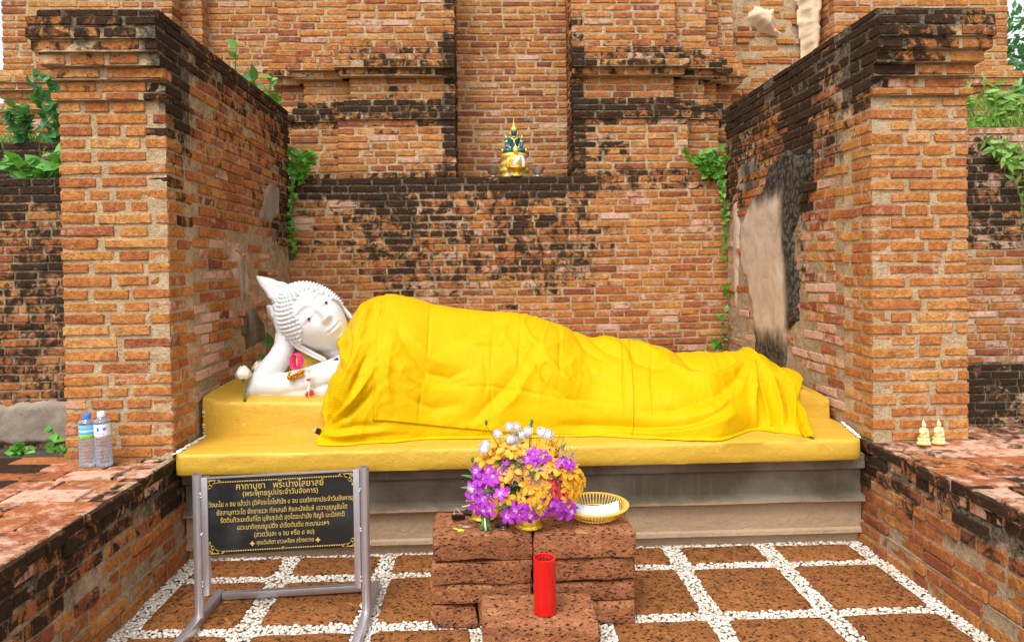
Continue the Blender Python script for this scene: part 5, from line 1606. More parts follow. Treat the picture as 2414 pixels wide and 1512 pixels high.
def petal_mat(name, c0, c1, rim=None):
    t = NT(name)
    oi = t.n('ObjectInfo').outputs['Random']
    gd = t.obj()
    ln = t.n('VectorMath', operation='LENGTH'); t.set(ln.inputs[0], gd)
    c = t.mix(oi, c0, c1)
    if rim: c = t.mix(t.step(ln.outputs['Value'], 0.002, 0.012), rim, c)
    t.p(Base_Color=c, Roughness=0.45)
    t.b.inputs['Subsurface Weight'].default_value = 0.0
    t.b.inputs['Transmission Weight'].default_value = 0.0
    tr_ = t.n('BsdfTranslucent'); t.set(tr_.inputs[0], c)
    mx = t.n('MixShader'); mx.inputs[0].default_value = 0.30
    t.t.links.new(t.b.outputs[0], mx.inputs[1]); t.t.links.new(tr_.outputs[0], mx.inputs[2]); t.t.links.new(mx.outputs[0], t.out.inputs[0])
    return t.m
M_YORCH = petal_mat('yellow_orchid', (0.80, 0.40, 0.012), (0.88, 0.52, 0.04), (0.55, 0.22, 0.02))
M_PORCH = petal_mat('purple_orchid', (0.42, 0.025, 0.50), (0.58, 0.07, 0.66), (0.85, 0.70, 0.85))
M_RORCH = petal_mat('red_orchid', (0.70, 0.03, 0.07), (0.80, 0.10, 0.10), (0.5, 0.02, 0.05))
M_WROSE = petal_mat('white_rose', (0.90, 0.90, 0.87), (0.93, 0.93, 0.92))
M_STAT = petal_mat('pink_statice', (0.62, 0.34, 0.44), (0.76, 0.50, 0.58))
M_TWIG = plain('brown_twig', (0.20, 0.11, 0.04), 0.7)
M_BOUQ = plain('dark_foliage', (0.035, 0.085, 0.018), 0.5, var=0.4, vscale=50)

def orchid_mesh(name, mat, size, wide, seed):
    r = random.Random(seed); mb = MB()
    for k in range(5):
        a = math.pi / 2 + 2 * math.pi * k / 5 + r.uniform(-.12, .12)
        L = size * (1.0 if k not in (2, 3) else 1.08) * r.uniform(0.9, 1.1); W = size * wide * r.uniform(0.85, 1.1)
        vs_, fs = [], []
        bend = r.uniform(-0.15, 0.45)
        for i in range(5):
            f_ = i / 4; wd = W * (0.18 + 0.82 * math.sin(math.pi * (0.10 + 0.62 * f_)) ** 1.2) * (1 if i < 4 else 0.45) * 0.5
            for e in (-1, 0, 1):
                x, y, z = L * f_, e * wd, -bend * L * f_ * f_ + 0.10 * abs(e) * wd * 2 + 0.10 * L * math.sin(f_ * 3)
                vs_.append((x * math.cos(a) - y * math.sin(a), x * math.sin(a) + y * math.cos(a), z))
        for i in range(4):
            for e in range(2): fs.append((i * 3 + e, (i + 1) * 3 + e, (i + 1) * 3 + e + 1, i * 3 + e + 1))
        mb.add(vs_, fs)
    mb.tube([(0, 0, 0), (0, -0.15 * size, 0.16 * size), (0, -0.30 * size, 0.20 * size)], [0.06 * size, 0.10 * size, 0.03 * size], n=6)
    mb.tube([(0, 0, 0), (0, 0.05 * size, -0.5 * size)], [0.03 * size, 0.02 * size], n=5)
    return mb.mesh(name, mat)
YM = [orchid_mesh('orchid', M_YORCH, 0.031, 0.56, k) for k in range(4)]
PM = [orchid_mesh('orchid', M_PORCH, 0.030, 0.60, k + 9) for k in range(4)]
RM = [orchid_mesh('orchid', M_RORCH, 0.027, 0.60, k + 19) for k in range(2)]
def rose_mesh(seed):
    r = random.Random(seed); mb = MB()
    for ring_, (n, R_, h) in enumerate(((3, 0.008, 0.026), (4, 0.013, 0.025), (5, 0.018, 0.022))):
        for k in range(n):
            a = 2 * math.pi * (k + 0.4 * ring_) / n; vs_, fs = [], []
            for i in range(5):
                f_ = i / 4; wd = R_ * 1.05 * math.sin(math.pi * (0.15 + 0.66 * f_))
                rr_ = R_ * (0.35 + 0.75 * math.sin(math.pi * (0.1 + 0.5 * f_)))
                for e in (-1, 0, 1): vs_.append((rr_ * (1 - 0.22 * abs(e)), e * wd, h * f_ + 0.001 * r.random()))
            for i in range(4):
                for e in range(2): fs.append((i * 3 + e, i * 3 + e + 1, (i + 1) * 3 + e + 1, (i + 1) * 3 + e))
            mb.add(vs_, fs, M=Matrix.Rotation(a, 4, 'Z'))
    mb.ball((0, 0, 0.012), (0.0135, 0.0135, 0.0125), nu=12, nv=8)
    return mb.mesh('rose', M_WROSE)
RO = [rose_mesh(k) for k in range(3)]
bq = empty('flower_arrangement', (0.143, 2.668, 0.436))
r = random.Random(77)
C0 = Vector((0.008, 0.03, 0.115))        # heart of the bouquet, local
def place(name, me, p, face_dir, sc=1.0):
    q = face_dir.to_track_quat('Z', 'Y').to_matrix().to_4x4()
    inst(name, me, bq, Matrix.Translation(p) @ q @ Matrix.Rotation(r.uniform(0, 6.28), 4, 'Z') @ Matrix.Scale(sc, 4))
stems = MB()
def stem_to(p):
    stems.tube([(r.uniform(-.02, .02), r.uniform(-.015, .015), -0.03), tuple(Vector((p.x * 0.55, p.y * 0.6, p.z * 0.5))), tuple(p)], [0.0016, 0.0014, 0.001], n=4)
def dome(u_, v_, k=1.0):
    # u_ -1..1 across, v_ 0..1 up: a fan of flowers facing the viewer and the sides
    a = u_ * 1.25
    return Vector((0.205 * math.sin(a) * (1 - 0.30 * v_) * k, -0.105 * math.cos(a) * (1 - 0.45 * v_) * k + 0.02, -0.035 + 0.285 * v_))
def scatter(n, meshes, name, ur, vr, kr, sc):
    for i in range(n):
        p = dome(r.uniform(*ur), r.uniform(*vr), r.uniform(*kr))
        d = (p - Vector((0, 0.06, 0.02))).normalized() + Vector((0, -0.55, 0.12)) + Vector((r.gauss(0, .22), r.gauss(0, .22), r.gauss(0, .22)))
        place(name, meshes[r.randrange(len(meshes))], p, d.normalized(), r.uniform(*sc)); stem_to(p)
scatter(40, YM, 'orchid', (-1, 1), (0.12, 0.85), (0.72, 1.05), (0.9, 1.2))
scatter(16, YM, 'orchid', (-0.3, 0.9), (0.25, 0.62), (0.95, 1.12), (1.0, 1.25))
scatter(10, YM, 'orchid', (0.6, 1.1), (0.10, 0.55), (0.95, 1.12), (0.9, 1.1))
scatter(14, YM, 'orchid', (-1.0, -0.15), (0.40, 0.85), (0.9, 1.08), (0.95, 1.2))
scatter(6, YM, 'orchid', (-0.45, 0.2), (0.12, 0.30), (1.0, 1.1), (1.0, 1.2))
scatter(10, PM, 'orchid', (-1.0, -0.3), (0.12, 0.60), (0.95, 1.10), (0.9, 1.15))
scatter(13, PM, 'orchid', (-0.5, 0.65), (0.02, 0.16), (0.90, 1.05), (0.95, 1.2))
scatter(6, PM, 'orchid', (-0.15, 0.30), (0.62, 0.78), (0.95, 1.1), (0.9, 1.1))
scatter(9, PM, 'orchid', (-1.05, -0.40), (0.18, 0.62), (1.04, 1.16), (0.95, 1.2))
scatter(7, PM, 'orchid', (-0.75, 0.75), (0.02, 0.16), (1.0, 1.1), (1.0, 1.2))
scatter(3, PM, 'orchid', (0.55, 0.85), (0.52, 0.66), (1.0, 1.1), (0.9, 1.05))
scatter(8, RM, 'orchid', (0.30, 0.85), (0.16, 0.42), (0.85, 1.0), (0.9, 1.1))
for (x, z) in ((0.033, 0.695), (0.074, 0.718), (0.099, 0.715), (0.075, 0.676), (0.101, 0.668), (0.120, 0.686), (0.148, 0.700), (0.190, 0.690), (0.216, 0.685), (-0.017, 0.639), (-0.008, 0.648), (-0.066, 0.492), (0.085, 0.645)):
    p = Vector((x - 0.143, -0.005 + r.uniform(-.02, .02), z - 0.448))
    place('rose', RO[r.randrange(3)], p, Vector((r.gauss(0, .3), -0.75, 0.6)).normalized(), r.uniform(0.85, 1.1)); stem_to(p)
# statice sprigs: twigs with clouds of tiny pink blossoms
tw, bl = MB(), MB()
for i in range(26):
    p = dome(r.uniform(-0.9, 1.1), r.uniform(0.3, 0.75), r.uniform(0.9, 1.12))
    if i < 13: p = dome(r.uniform(-0.35, 0.35), r.uniform(0.40, 0.62), r.uniform(1.0, 1.15))
    tw.tube([tuple(p * 0.5), tuple(p)], 0.0009, n=4)
    for k in range(16):
        q = p + Vector((r.gauss(0, .013), r.gauss(0, .008), r.gauss(0, .016)))
        tw.tube([tuple(p), tuple(q)], 0.0005, n=3, cap=False)
        bl.ball(q, (0.0028, 0.0028, 0.0036), nu=5, nv=3)
for i in range(7):
    p = dome(r.uniform(0.1, 0.9), r.uniform(0.75, 0.95), 1.0); tw.tube([tuple(p * 0.4), tuple(p), tuple(p + Vector((0.004, 0, 0.03)))], 0.0008, n=4)
stems.build('stems', M_GREEN, bq); tw.build('twigs', M_TWIG, bq)
o = bl.build('statice_blossoms', M_STAT, bq); o['kind'] = 'stuff'
lf = MB()
def blade(mb, p0, d, L, W, curl=0.2, nrm=Vector((0, -0.6, 0.8))):
    d = d.normalized(); sd = d.cross(nrm).normalized(); up = sd.cross(d)
    vs_, fs = [], []
    for i in range(6):
        f_ = i / 5; wd = W * math.sin(math.pi * min(0.98, 0.10 + 0.90 * f_)) * 0.5
        c = p0 + d * (L * f_) - up * (curl * L * f_ * f_)
        for e in (-1, 0, 1): vs_.append(tuple(c + sd * (e * wd) + up * (0.18 * wd * abs(e))))
    for i in range(5):
        for e in range(2): fs.append((i * 3 + e, (i + 1) * 3 + e, (i + 1) * 3 + e + 1, i * 3 + e + 1))
    mb.add(vs_, fs)
for i in range(46):
    p = dome(r.uniform(-1, 1), r.uniform(0.05, 0.7), r.uniform(0.4, 0.8)); blade(lf, p, Vector((p.x * 2 + r.gauss(0, .05), r.gauss(-.05, .08), r.uniform(-.05, .2))), r.uniform(.05, .09), 0.022)
lf.build('foliage', M_BOUQ, bq)
for p0, d, L, W in (((-0.17, 0.02, 0.07), (-0.55, -0.1, 0.65), 0.075, 0.016), ((-0.18, 0.02, 0.075), (-0.8, -0.1, 0.35), 0.07, 0.014), ((-0.17, 0.01, 0.04), (-0.9, -0.1, 0.25), 0.08, 0.018), ((-0.15, 0.0, 0.03), (-0.9, -0.3, -0.1), 0.085, 0.045)):
    mb = MB(); blade(mb, Vector(p0), Vector(d), L, W); mb.build('leaf', M_GREEN, bq)
for k in range(6):
    p = Vector((r.uniform(-0.20, 0.16), r.uniform(-0.02, 0.03), r.uniform(0.20, 0.30)))
    if k < 3: p = Vector(((-0.205, 0.016, 0.01)[k], 0, (0.155, 0.29, 0.275)[k]))
    mb = MB(); mb.ball(p, (0.006, 0.006, 0.011), nu=8, nv=6); mb.tube([tuple(p - Vector((0, 0, 0.01))), tuple(p * 0.55)], 0.0012, n=4); mb.build('flower_bud', M_GREEN, bq)
for k in range(2):
    mb = MB(); mb.tube([(-0.17, -0.01, 0.0 + 0.008 * k), (-0.245 + 0.03 * k, -0.02, -0.012 + 0.004 * k)], [0.0030, 0.0024], n=6); mb.build('cut_stem', plain('pale_cut_stem', (0.62, 0.40, 0.26), 0.6), bq)
tag(bq, 'big bouquet of yellow and purple orchids with white roses, in the gilt bowl', 'bouquet')

# tied posy of orchids lying against the second bowl
ps = empty('orchid_posy', (-0.016, 2.640, 0.3385))
mb = MB()
for k in range(7):
    a = (k - 3) * 0.20
    mb.tube([(0.006 * (k - 3), -0.012 + 0.004 * (k % 2), 0.004 + 0.003 * (k % 3)), (0.003 * (k - 3), 0.008, 0.028), (0.004 * (k - 3), 0.03, 0.085)], [0.0075, 0.0075, 0.006], n=7)
mb.build('leaf_wrap', M_GREEN, ps)
MB().tube([(0.0, -0.020, 0.006), (-0.004, -0.012, 0.05)], [0.005, 0.002], n=6).build('white_stalk', M_JAS, ps)
MB().tube(ringpts((0, 0.002, 0.024), 0.024, 0.003, 20, y=0.020), 0.0012, n=5).build('string', M_TWIG, ps)
for x, y, z, m in ((-0.022, 0.0, 0.090, 0), (0.012, -0.004, 0.096, 0), (-0.004, -0.010, 0.120, 0), (-0.040, 0.01, 0.122, 0), (0.030, -0.004, 0.120, 1), (0.034, -0.008, 0.095, 1), (-0.02, 0.015, 0.15, 0)):
    q = Vector((x * 2, -1, 0.1)).normalized().to_track_quat('Z', 'Y').to_matrix().to_4x4()
    inst('orchid', (PM, YM)[m][r.randrange(4)], ps, Matrix.Translation((x, y, z)) @ q @ Matrix.Rotation(r.uniform(0, 6), 4, 'Z') @ Matrix.Scale(1.25, 4))
tag(ps, 'posy of purple and yellow orchids tied in green leaves, standing on the altar', 'posy')

binder_clip('large open black binder clip lying on the altar, nearest its outer corner', (-0.118, 2.745, 0.352), (rad(-80), 0.1, 0.35), 0.050, 0.35)
binder_clip('black binder clip propped with its wire handles up, beside the gilt bowl', (-0.085, 2.790, 0.347), (rad(-50), 0.0, -0.6), 0.042, 0.25)
binder_clip('black binder clip without visible handles, between the posy and the flower bowl', (0.043, 2.672, 0.347), (rad(85), 0.0, 0.12), 0.050, 0.05)
M_YPL = plain('yellow_plastic', (0.85, 0.60, 0.04), 0.4)
mb = MB(); mb.tube([(-0.022, 0.018, 0.003), (-0.010, 0.006, 0.004), (0.004, -0.002, 0.004), (0.020, -0.006, 0.003), (0.014, -0.014, 0.003), (-0.002, -0.010, 0.003), (-0.008, 0.004, 0.005)], 0.0032, n=7)
o = mb.build('plastic_hook', M_YPL); o.location = (-0.112, 2.645, 0.3375); tag(o, 'small yellow plastic hook lying on the altar block nearer the sign', 'hook')
mb = MB(); r = random.Random(12)
for k in range(9):
    a = r.uniform(0, 6.28); pts = [(0.045 * math.cos(a + t_ * 0.7) * (0.5 + 0.5 * r.random()), 0.018 * math.sin(a + t_ * 0.7), 0.0025 + 0.003 * r.random()) for t_ in range(5)]
    mb.tube(pts, 0.0006, n=4)
o = mb.build('tangled_wire', M_WIRE); o.location = (-0.075, 2.690, 0.337); tag(o, 'thin tangle of silvery wire lying on the altar beside the posy', 'wire')
# ------------------------------------------------------------------ water bottles
def clear_plastic():
    t = NT('clear_plastic')
    tr_ = t.n('BsdfTransparent'); tr_.inputs[0].default_value = (0.93, 0.95, 0.97, 1)
    gl = t.n('BsdfGlossy'); gl.inputs['Roughness'].default_value = 0.06; gl.inputs[0].default_value = (0.9, 0.93, 1, 1)
    fr = t.n('LayerWeight'); fr.inputs[0].default_value = 0.42
    df = t.n('BsdfDiffuse'); df.inputs[0].default_value = (0.62, 0.72, 0.85, 1)
    mx = t.n('MixShader'); t.t.links.new(t.math('MULTIPLY_ADD', fr.outputs['Fresnel'], 0.75, 0.05, clamp=True), mx.inputs[0])
    t.t.links.new(tr_.outputs[0], mx.inputs[1]); t.t.links.new(gl.outputs[0], mx.inputs[2])
    m2 = t.n('MixShader'); t.t.links.new(t.math('MULTIPLY_ADD', fr.outputs['Facing'], 0.30, 0.06, clamp=True), m2.inputs[0])
    t.t.links.new(mx.outputs[0], m2.inputs[1]); t.t.links.new(df.outputs[0], m2.inputs[2])
    t.t.links.new(m2.outputs[0], t.out.inputs[0]); return t.m
M_PET = clear_plastic()
def bottle(label, loc, cap_col, labmat, R_, H, lean, lz):
    g = empty('water_bottle', loc); g.rotation_euler = (0, lean, 0.2)
    prof = [(0.002, 0.006), (R_ * 0.55, 0.002), (R_ * 0.9, 0.001), (R_, 0.008)]
    z = 0.016
    while z < lz[0] - 0.006:
        prof += [(R_, z), (R_ * 0.985, z + 0.0035), (R_ * 0.94, z + 0.006), (R_ * 0.985, z + 0.0085)]; z += 0.0135
    prof += [(R_ * 0.97, lz[0]), (R_ * 0.97, lz[1]), (R_, lz[1] + 0.006), (R_ * 0.98, lz[1] + 0.014), (R_ * 0.82, H - 0.040), (R_ * 0.50, H - 0.026), (0.0125, H - 0.020), (0.0125, H - 0.012)]
    MB().lathe(prof, n=36, cap=False, wob=lambda a, zz: 1 + 0.012 * math.sin(a * 3 + zz * 60)).build('bottle_body', M_PET, g)
    MB().lathe([(R_ * 0.985, lz[0] + 0.002), (R_ * 0.985, lz[1] - 0.001)], n=36, cap=False).build('bottle_label', labmat, g)
    MB().lathe([(0.0005, H), (0.0125, H), (0.0142, H - 0.002), (0.0146, H - 0.015), (0.0150, H - 0.017), (0.0150, H - 0.020), (0.012, H - 0.020)], n=28, cap=False, wob=lambda a, zz: 1 + 0.02 * math.cos(a * 28)).build('bottle_cap', cap_col, g, angle=40)
    tag(g, label, 'bottle', 'water bottles on the parapet')
def label_mat(name, kind):
    t = NT(name)
    sp = t.n('SeparateXYZ'); t.set(sp.inputs[0], t.obj()); z = sp.outputs[2]; x = sp.outputs[0]
    if kind == 'blue':
        c = t.ramp(t.step(z, 0.125, 0.178), [(0.0, (0.10, 0.45, 0.08)), (0.14, (0.45, 0.70, 0.12)), (0.22, (0.05, 0.30, 0.62)), (0.45, (0.20, 0.55, 0.75)), (0.60, (0.75, 0.85, 0.92)), (0.70, (0.10, 0.42, 0.70)), (1.0, (0.22, 0.55, 0.80))])
        sp_ = t.step(t.noise(160, 2, vec=t.obj()), 0.62, 0.66)
        c = t.mix(t.math('MULTIPLY', sp_, t.step(z, 0.128, 0.150, 1.0, 0.2)), c, (0.75, 0.55, 0.05))
    else:
        c = t.mix(t.step(t.noise(120, 1, vec=t.obj()), 0.60, 0.63, 0, 0.35), (0.80, 0.81, 0.84), (0.30, 0.35, 0.55))
        # blue print: a block of small lines and a little four-legged emblem
        def box_(cx, cz, wx, wz):
            a = t.step(t.math('ABSOLUTE', t.math('SUBTRACT', x, cx)), wx, wx + 0.0006, 1, 0); b = t.step(t.math('ABSOLUTE', t.math('SUBTRACT', z, cz)), wz, wz + 0.0006, 1, 0)
            return t.math('MULTIPLY', a, b)
        marks = None
        for q in ((-0.008, 0.160, 0.004, 0.008), (0.016, 0.163, 0.0045, 0.0030), (0.0125, 0.158, 0.0010, 0.0035), (0.0155, 0.158, 0.0010, 0.0035), (0.0190, 0.158, 0.0010, 0.0035), (0.0205, 0.166, 0.0022, 0.0020), (-0.010, 0.144, 0.004, 0.0012), (-0.002, 0.140, 0.0018, 0.0018)):
            m = box_(*q); marks = m if marks is None else t.math('MAXIMUM', marks, m)
        front = t.step(sp.outputs[1], 0.0, 0.002, 1, 0)
        c = t.mix(t.math('MULTIPLY', marks, front), c, (0.05, 0.20, 0.65))
    return t.p(Base_Color=c, Roughness=0.35)
bottle('clear water bottle with a blue cap and a light blue label, on the parapet', (-1.688, 3.112, 0.482), plain('blue_cap', (0.02, 0.16, 0.62), 0.35), label_mat('blue_label', 'blue'), 0.0315, 0.222, 0.0, (0.122, 0.180))
bottle('clear water bottle with a white cap and a white label, on the parapet', (-1.618, 3.112, 0.482), plain('white_cap', (0.85, 0.85, 0.86), 0.4), label_mat('white_label', 'white'), 0.0320, 0.231, -0.045, (0.130, 0.182))

# ------------------------------------------------------------------ two little gilded figurines on the parapet
M_FIG = NT('worn_gilt_on_plaster')
M_FIG.p(Base_Color=M_FIG.mix(M_FIG.step(M_FIG.noise(55, 4, vec=M_FIG.obj()), 0.42, 0.56), (0.86, 0.52, 0.05), (0.80, 0.70, 0.52)), Roughness=0.45); M_FIG = M_FIG.m
def figurine(label, loc, rz):
    g = empty('seated_figurine', loc, rz)
    mb = MB(); mb.lathe([(0.0, 0.0), (0.033, 0.0), (0.034, 0.008), (0.029, 0.013), (0.028, 0.020), (0.030, 0.026), (0.024, 0.031)], n=20, wob=lambda a, z: 1 - 0.22 * abs(math.sin(a)), cap=True); mb.build('pedestal', M_FIG, g)
    mb = MB(); mb.ball((0, -0.003, 0.039), (0.024, 0.016, 0.010), nu=16, nv=8); mb.tube([(0, 0, 0.036), (0, 0, 0.055), (0, -0.001, 0.070), (0, -0.001, 0.077)], [0.014, 0.0135, 0.016, 0.006], n=14)
    for s_ in (-1, 1): mb.tube([(0.015 * s_, 0, 0.070), (0.019 * s_, -0.002, 0.055), (0.012 * s_, -0.012, 0.044)], [0.006, 0.0055, 0.0045], n=8)
    mb.ball((0, -0.002, 0.086), (0.0090, 0.0095, 0.0110), nu=14, nv=10)
    mb.lathe([(0.0075, 0.093), (0.006, 0.099), (0.003, 0.104), (0.0006, 0.112)], n=10, M=Matrix.Identity(4)); mb.build('figure', M_FIG, g)
    tag(g, label, 'figurine', 'gilded figurines on the parapet')
figurine('small worn gilt figurine on the parapet, the one nearer the reclining statue', (1.925, 3.150, 0.483), 0.25)
figurine('small worn gilt figurine on the parapet, the one nearer the outer edge of its pier', (1.998, 3.158, 0.483), 0.15)

# ------------------------------------------------------------------ the figures in the niche
M_TEAL = plain('teal_enamel', (0.008, 0.11, 0.15), 0.25)
M_GOLDL = plain('niche_gilt', (0.85, 0.60, 0.12), 0.35, 0.45, bump=(300, 0.5, 0.003))
M_SILV = plain('pale_silver', (0.72, 0.72, 0.76), 0.4, 0.2)
st = empty('crowned_statue', (0.215, 5.34, 1.9375))
tiers = [(0.0, 0.0), (0.118, 0.0), (0.120, 0.012), (0.108, 0.022), (0.100, 0.034), (0.112, 0.046), (0.114, 0.058), (0.102, 0.070), (0.094, 0.080), (0.102, 0.092), (0.106, 0.104), (0.092, 0.118), (0.080, 0.128),
         (0.082, 0.140), (0.092, 0.152), (0.094, 0.166), (0.088, 0.178), (0.075, 0.183), (0.0, 0.184)]
MB().lathe(tiers, n=40, cap=False, wob=lambda a, z: (1 + 0.03 * math.cos(a * 16)) * (1 - 0.16 * abs(math.sin(a)))).build('tiered_pedestal', M_GOLDL, st)
mb = MB()
for s_ in (-1, 1):
    mb.tube([(0.010 * s_, -0.035, 0.196), (0.045 * s_, -0.040, 0.198), (0.072 * s_, -0.010, 0.203), (0.050 * s_, 0.015, 0.205)], [0.014, 0.017, 0.019, 0.018], n=12)
    mb.tube([(0.046 * s_, 0, 0.292), (0.056 * s_, -0.004, 0.262), (0.055 * s_, -0.012, 0.232), (0.030 * s_, -0.038, 0.216), (0.006 * s_, -0.042, 0.214)], [0.015, 0.014, 0.012, 0.010, 0.008], n=10)
mb.tube([(0, 0.005, 0.20), (0, 0.004, 0.232), (0, 0.0, 0.272), (0, 0.0, 0.296), (0, 0, 0.306)], [0.034, 0.029, 0.040, 0.042, 0.016], n=16, flat=0.65, up=(0, 1, 0))
mb.tube([(0, 0, 0.300), (0, -0.002, 0.316)], 0.0125, n=10)
mb.ball((0, -0.004, 0.334), (0.0215, 0.023, 0.027), nu=18, nv=14); mb.ball((0, -0.028, 0.331), (0.0035, 0.004, 0.008), nu=8, nv=6); mb.ball((0, -0.024, 0.320), (0.008, 0.004, 0.0025), nu=8, nv=6)
mb.build('body', M_TEAL, st)
MB().lathe([(0.0225, 0.345), (0.0265, 0.350), (0.0245, 0.362), (0.020, 0.372), (0.010, 0.378), (0.0155, 0.382), (0.0135, 0.388), (0.006, 0.396), (0.009, 0.400), (0.0035, 0.408), (0.002, 0.430), (0.0005, 0.452)], n=20, cap=False).build('spired_crown', M_GOLDL, st)
mb = MB()
for s_ in (-1, 1):
    mb.tube([(0.024 * s_, 0, 0.346), (0.027 * s_, -0.004, 0.325), (0.024 * s_, -0.006, 0.305)], [0.004, 0.005, 0.003], n=6)
    mb.tube([(0.050 * s_, 0, 0.290), (0.060 * s_, 0, 0.302), (0.058 * s_, 0, 0.318)], [0.010, 0.007, 0.001], n=7)
    mb.lathe([(0.0155, -0.004), (0.0165, 0), (0.0155, 0.004)], n=12, cap=False, M=Matrix.Translation((0.055 * s_, -0.004, 0.268)))
    mb.ball((0.084 * s_, -0.010, 0.203), (0.012, 0.014, 0.014), nu=10, nv=8); mb.ball((0.030 * s_, -0.042, 0.218), (0.007, 0.007, 0.009), nu=8, nv=6)
mb.tube([(-0.036, -0.020, 0.300), (-0.016, -0.031, 0.286), (0, -0.034, 0.274), (0.016, -0.031, 0.286), (0.036, -0.020, 0.300)], 0.005, n=6)
mb.tube([(0, -0.032, 0.276), (0, -0.032, 0.240)], [0.007, 0.004], n=6)
mb.lathe([(0.017, 0.306), (0.021, 0.301), (0.030, 0.296)], n=16, cap=False); mb.build('gold_ornaments', M_GOLDL, st)
tag(st, 'small teal seated statue with a gold spired crown on a tiered gilt pedestal', 'statue')
bu = empty('gilt_bust', (0.222, 5.262, 1.9375))
mb = MB(); mb.lathe([(0.0, 0.0), (0.050, 0.0), (0.054, 0.02), (0.045, 0.035), (0.048, 0.055), (0.0, 0.056)], n=24, cap=False); mb.build('pedestal', M_SILV, bu)
mb = MB()
mb.tube([(0, 0, 0.05), (0, 0, 0.085), (0, 0, 0.120), (0, 0, 0.142), (0, 0, 0.153), (0, 0, 0.172)], [0.034, 0.034, 0.044, 0.046, 0.022, 0.013], n=18, flat=0.62, up=(0, 1, 0))
mb.tube([(-0.046, 0, 0.140), (-0.056, -0.004, 0.110), (-0.057, -0.010, 0.070)], [0.015, 0.012, 0.010], n=10)
mb.ball((0, -0.004, 0.190), (0.020, 0.021, 0.026), nu=18, nv=12); mb.lathe([(0.021, 0.200), (0.017, 0.213), (0.009, 0.223), (0.004, 0.232), (0.0005, 0.246)], n=14, cap=False)
mb.ball((0, -0.025, 0.188), (0.003, 0.004, 0.008), nu=8, nv=6); mb.build('figure', M_GOLDL, bu)
mb = MB()
mb.tube([(0.030, -0.006, 0.150), (0.044, -0.004, 0.138), (0.056, -0.004, 0.110), (0.055, -0.012, 0.070)], [0.012, 0.018, 0.015, 0.013], n=10); mb.tube([(0.034, -0.016, 0.148), (0.010, -0.028, 0.115), (-0.016, -0.026, 0.078)], [0.010, 0.016, 0.018], n=10); mb.build('white_sash', M_SILV, bu)
tag(bu, 'gilt half figure with a white sash in front of the teal crowned statue', 'statue')
tb = empty('gilt_tray', (0.225, 5.215 + 0.02, 1.9375))
MB().lathe([(0.0, 0.0), (0.040, 0.0), (0.042, 0.008), (0.033, 0.014), (0.030, 0.030), (0.036, 0.036), (0.058, 0.046), (0.070, 0.060), (0.074, 0.066), (0.068, 0.064), (0.0, 0.048)], n=40, cap=False, wob=lambda a, z: 1 + 0.02 * math.cos(a * 14)).build('tray_bowl', M_GILT, tb)
tag(tb, 'shallow gilt footed tray at the front of the niche ledge', 'bowl')
M_SMOKE = plain('smoky_silver', (0.30, 0.27, 0.26), 0.25, 0.7, bump=(260, 0.6, 0.003))
def lotus_bowl(label, loc, mat):
    g = empty('lotus_bowl', loc)
    MB().lathe([(0.0, 0.0), (0.024, 0.0), (0.025, 0.006), (0.018, 0.012), (0.020, 0.018), (0.034, 0.026), (0.0, 0.027)], n=24, cap=False).build('foot', mat, g)
    for k in range(8):
        a = 2 * math.pi * k / 8; vs_, fs = [], []
        for i in range(6):
            f_ = i / 5; wd = 0.022 * math.sin(math.pi * min(0.96, 0.25 + 0.72 * f_)); rr_ = 0.030 + 0.022 * math.sin(f_ * 1.4) + 0.010 * f_ ** 3
            for e in (-1, 0, 1): vs_.append((rr_ * (1 - 0.08 * abs(e)), e * wd, 0.022 + 0.052 * f_))
        for i in range(5):
            for e in range(2): fs.append((i * 3 + e, i * 3 + e + 1, (i + 1) * 3 + e + 1, (i + 1) * 3 + e))
        MB().add(vs_, fs, M=Matrix.Rotation(a, 4, 'Z')).build('petal', mat, g)
    tag(g, label, 'bowl', 'lotus bowls in the niche')
lotus_bowl('dark smoky lotus shaped bowl in the niche, under the statue\'s right knee', (0.060, 5.262, 1.9385), M_SMOKE)
lotus_bowl('silvery lotus shaped bowl in the niche, on the white sash side of the gilt bust', (0.380, 5.262, 1.9385), M_SILV if False else plain('old_silver', (0.46, 0.45, 0.47), 0.3, 0.75, bump=(260, 0.6, 0.003)))

# ------------------------------------------------------------------ plants rooted in the brickwork
def leaf_mat(name, c0, c1):
    t = NT(name)
    c = t.mix(t.n('ObjectInfo').outputs['Random'], c0, c1)
    c = t.mix(t.step(t.noise(40, 3, vec=t.obj()), 0.4, 0.7), c, tuple(x * 1.25 for x in c1))
    t.p(Base_Color=c, Roughness=0.45)
    tr_ = t.n('BsdfTranslucent'); t.set(tr_.inputs[0], t.mix(0.5, c, (0.25, 0.50, 0.04)))
    mx = t.n('MixShader'); mx.inputs[0].default_value = 0.30
    t.t.links.new(t.b.outputs[0], mx.inputs[1]); t.t.links.new(tr_.outputs[0], mx.inputs[2]); t.t.links.new(mx.outputs[0], t.out.inputs[0])
    return t.m
M_LEAF = leaf_mat('fresh_leaf', (0.045, 0.21, 0.025), (0.14, 0.38, 0.04))
M_LEAFD = leaf_mat('deep_green_leaf', (0.022, 0.11, 0.035), (0.06, 0.22, 0.05))  # leaves of a darker, cooler green
M_GRASS = leaf_mat('weedy_grass', (0.09, 0.24, 0.03), (0.24, 0.42, 0.07))
M_STALK = plain('weed_stalk', (0.16, 0.20, 0.05), 0.7)
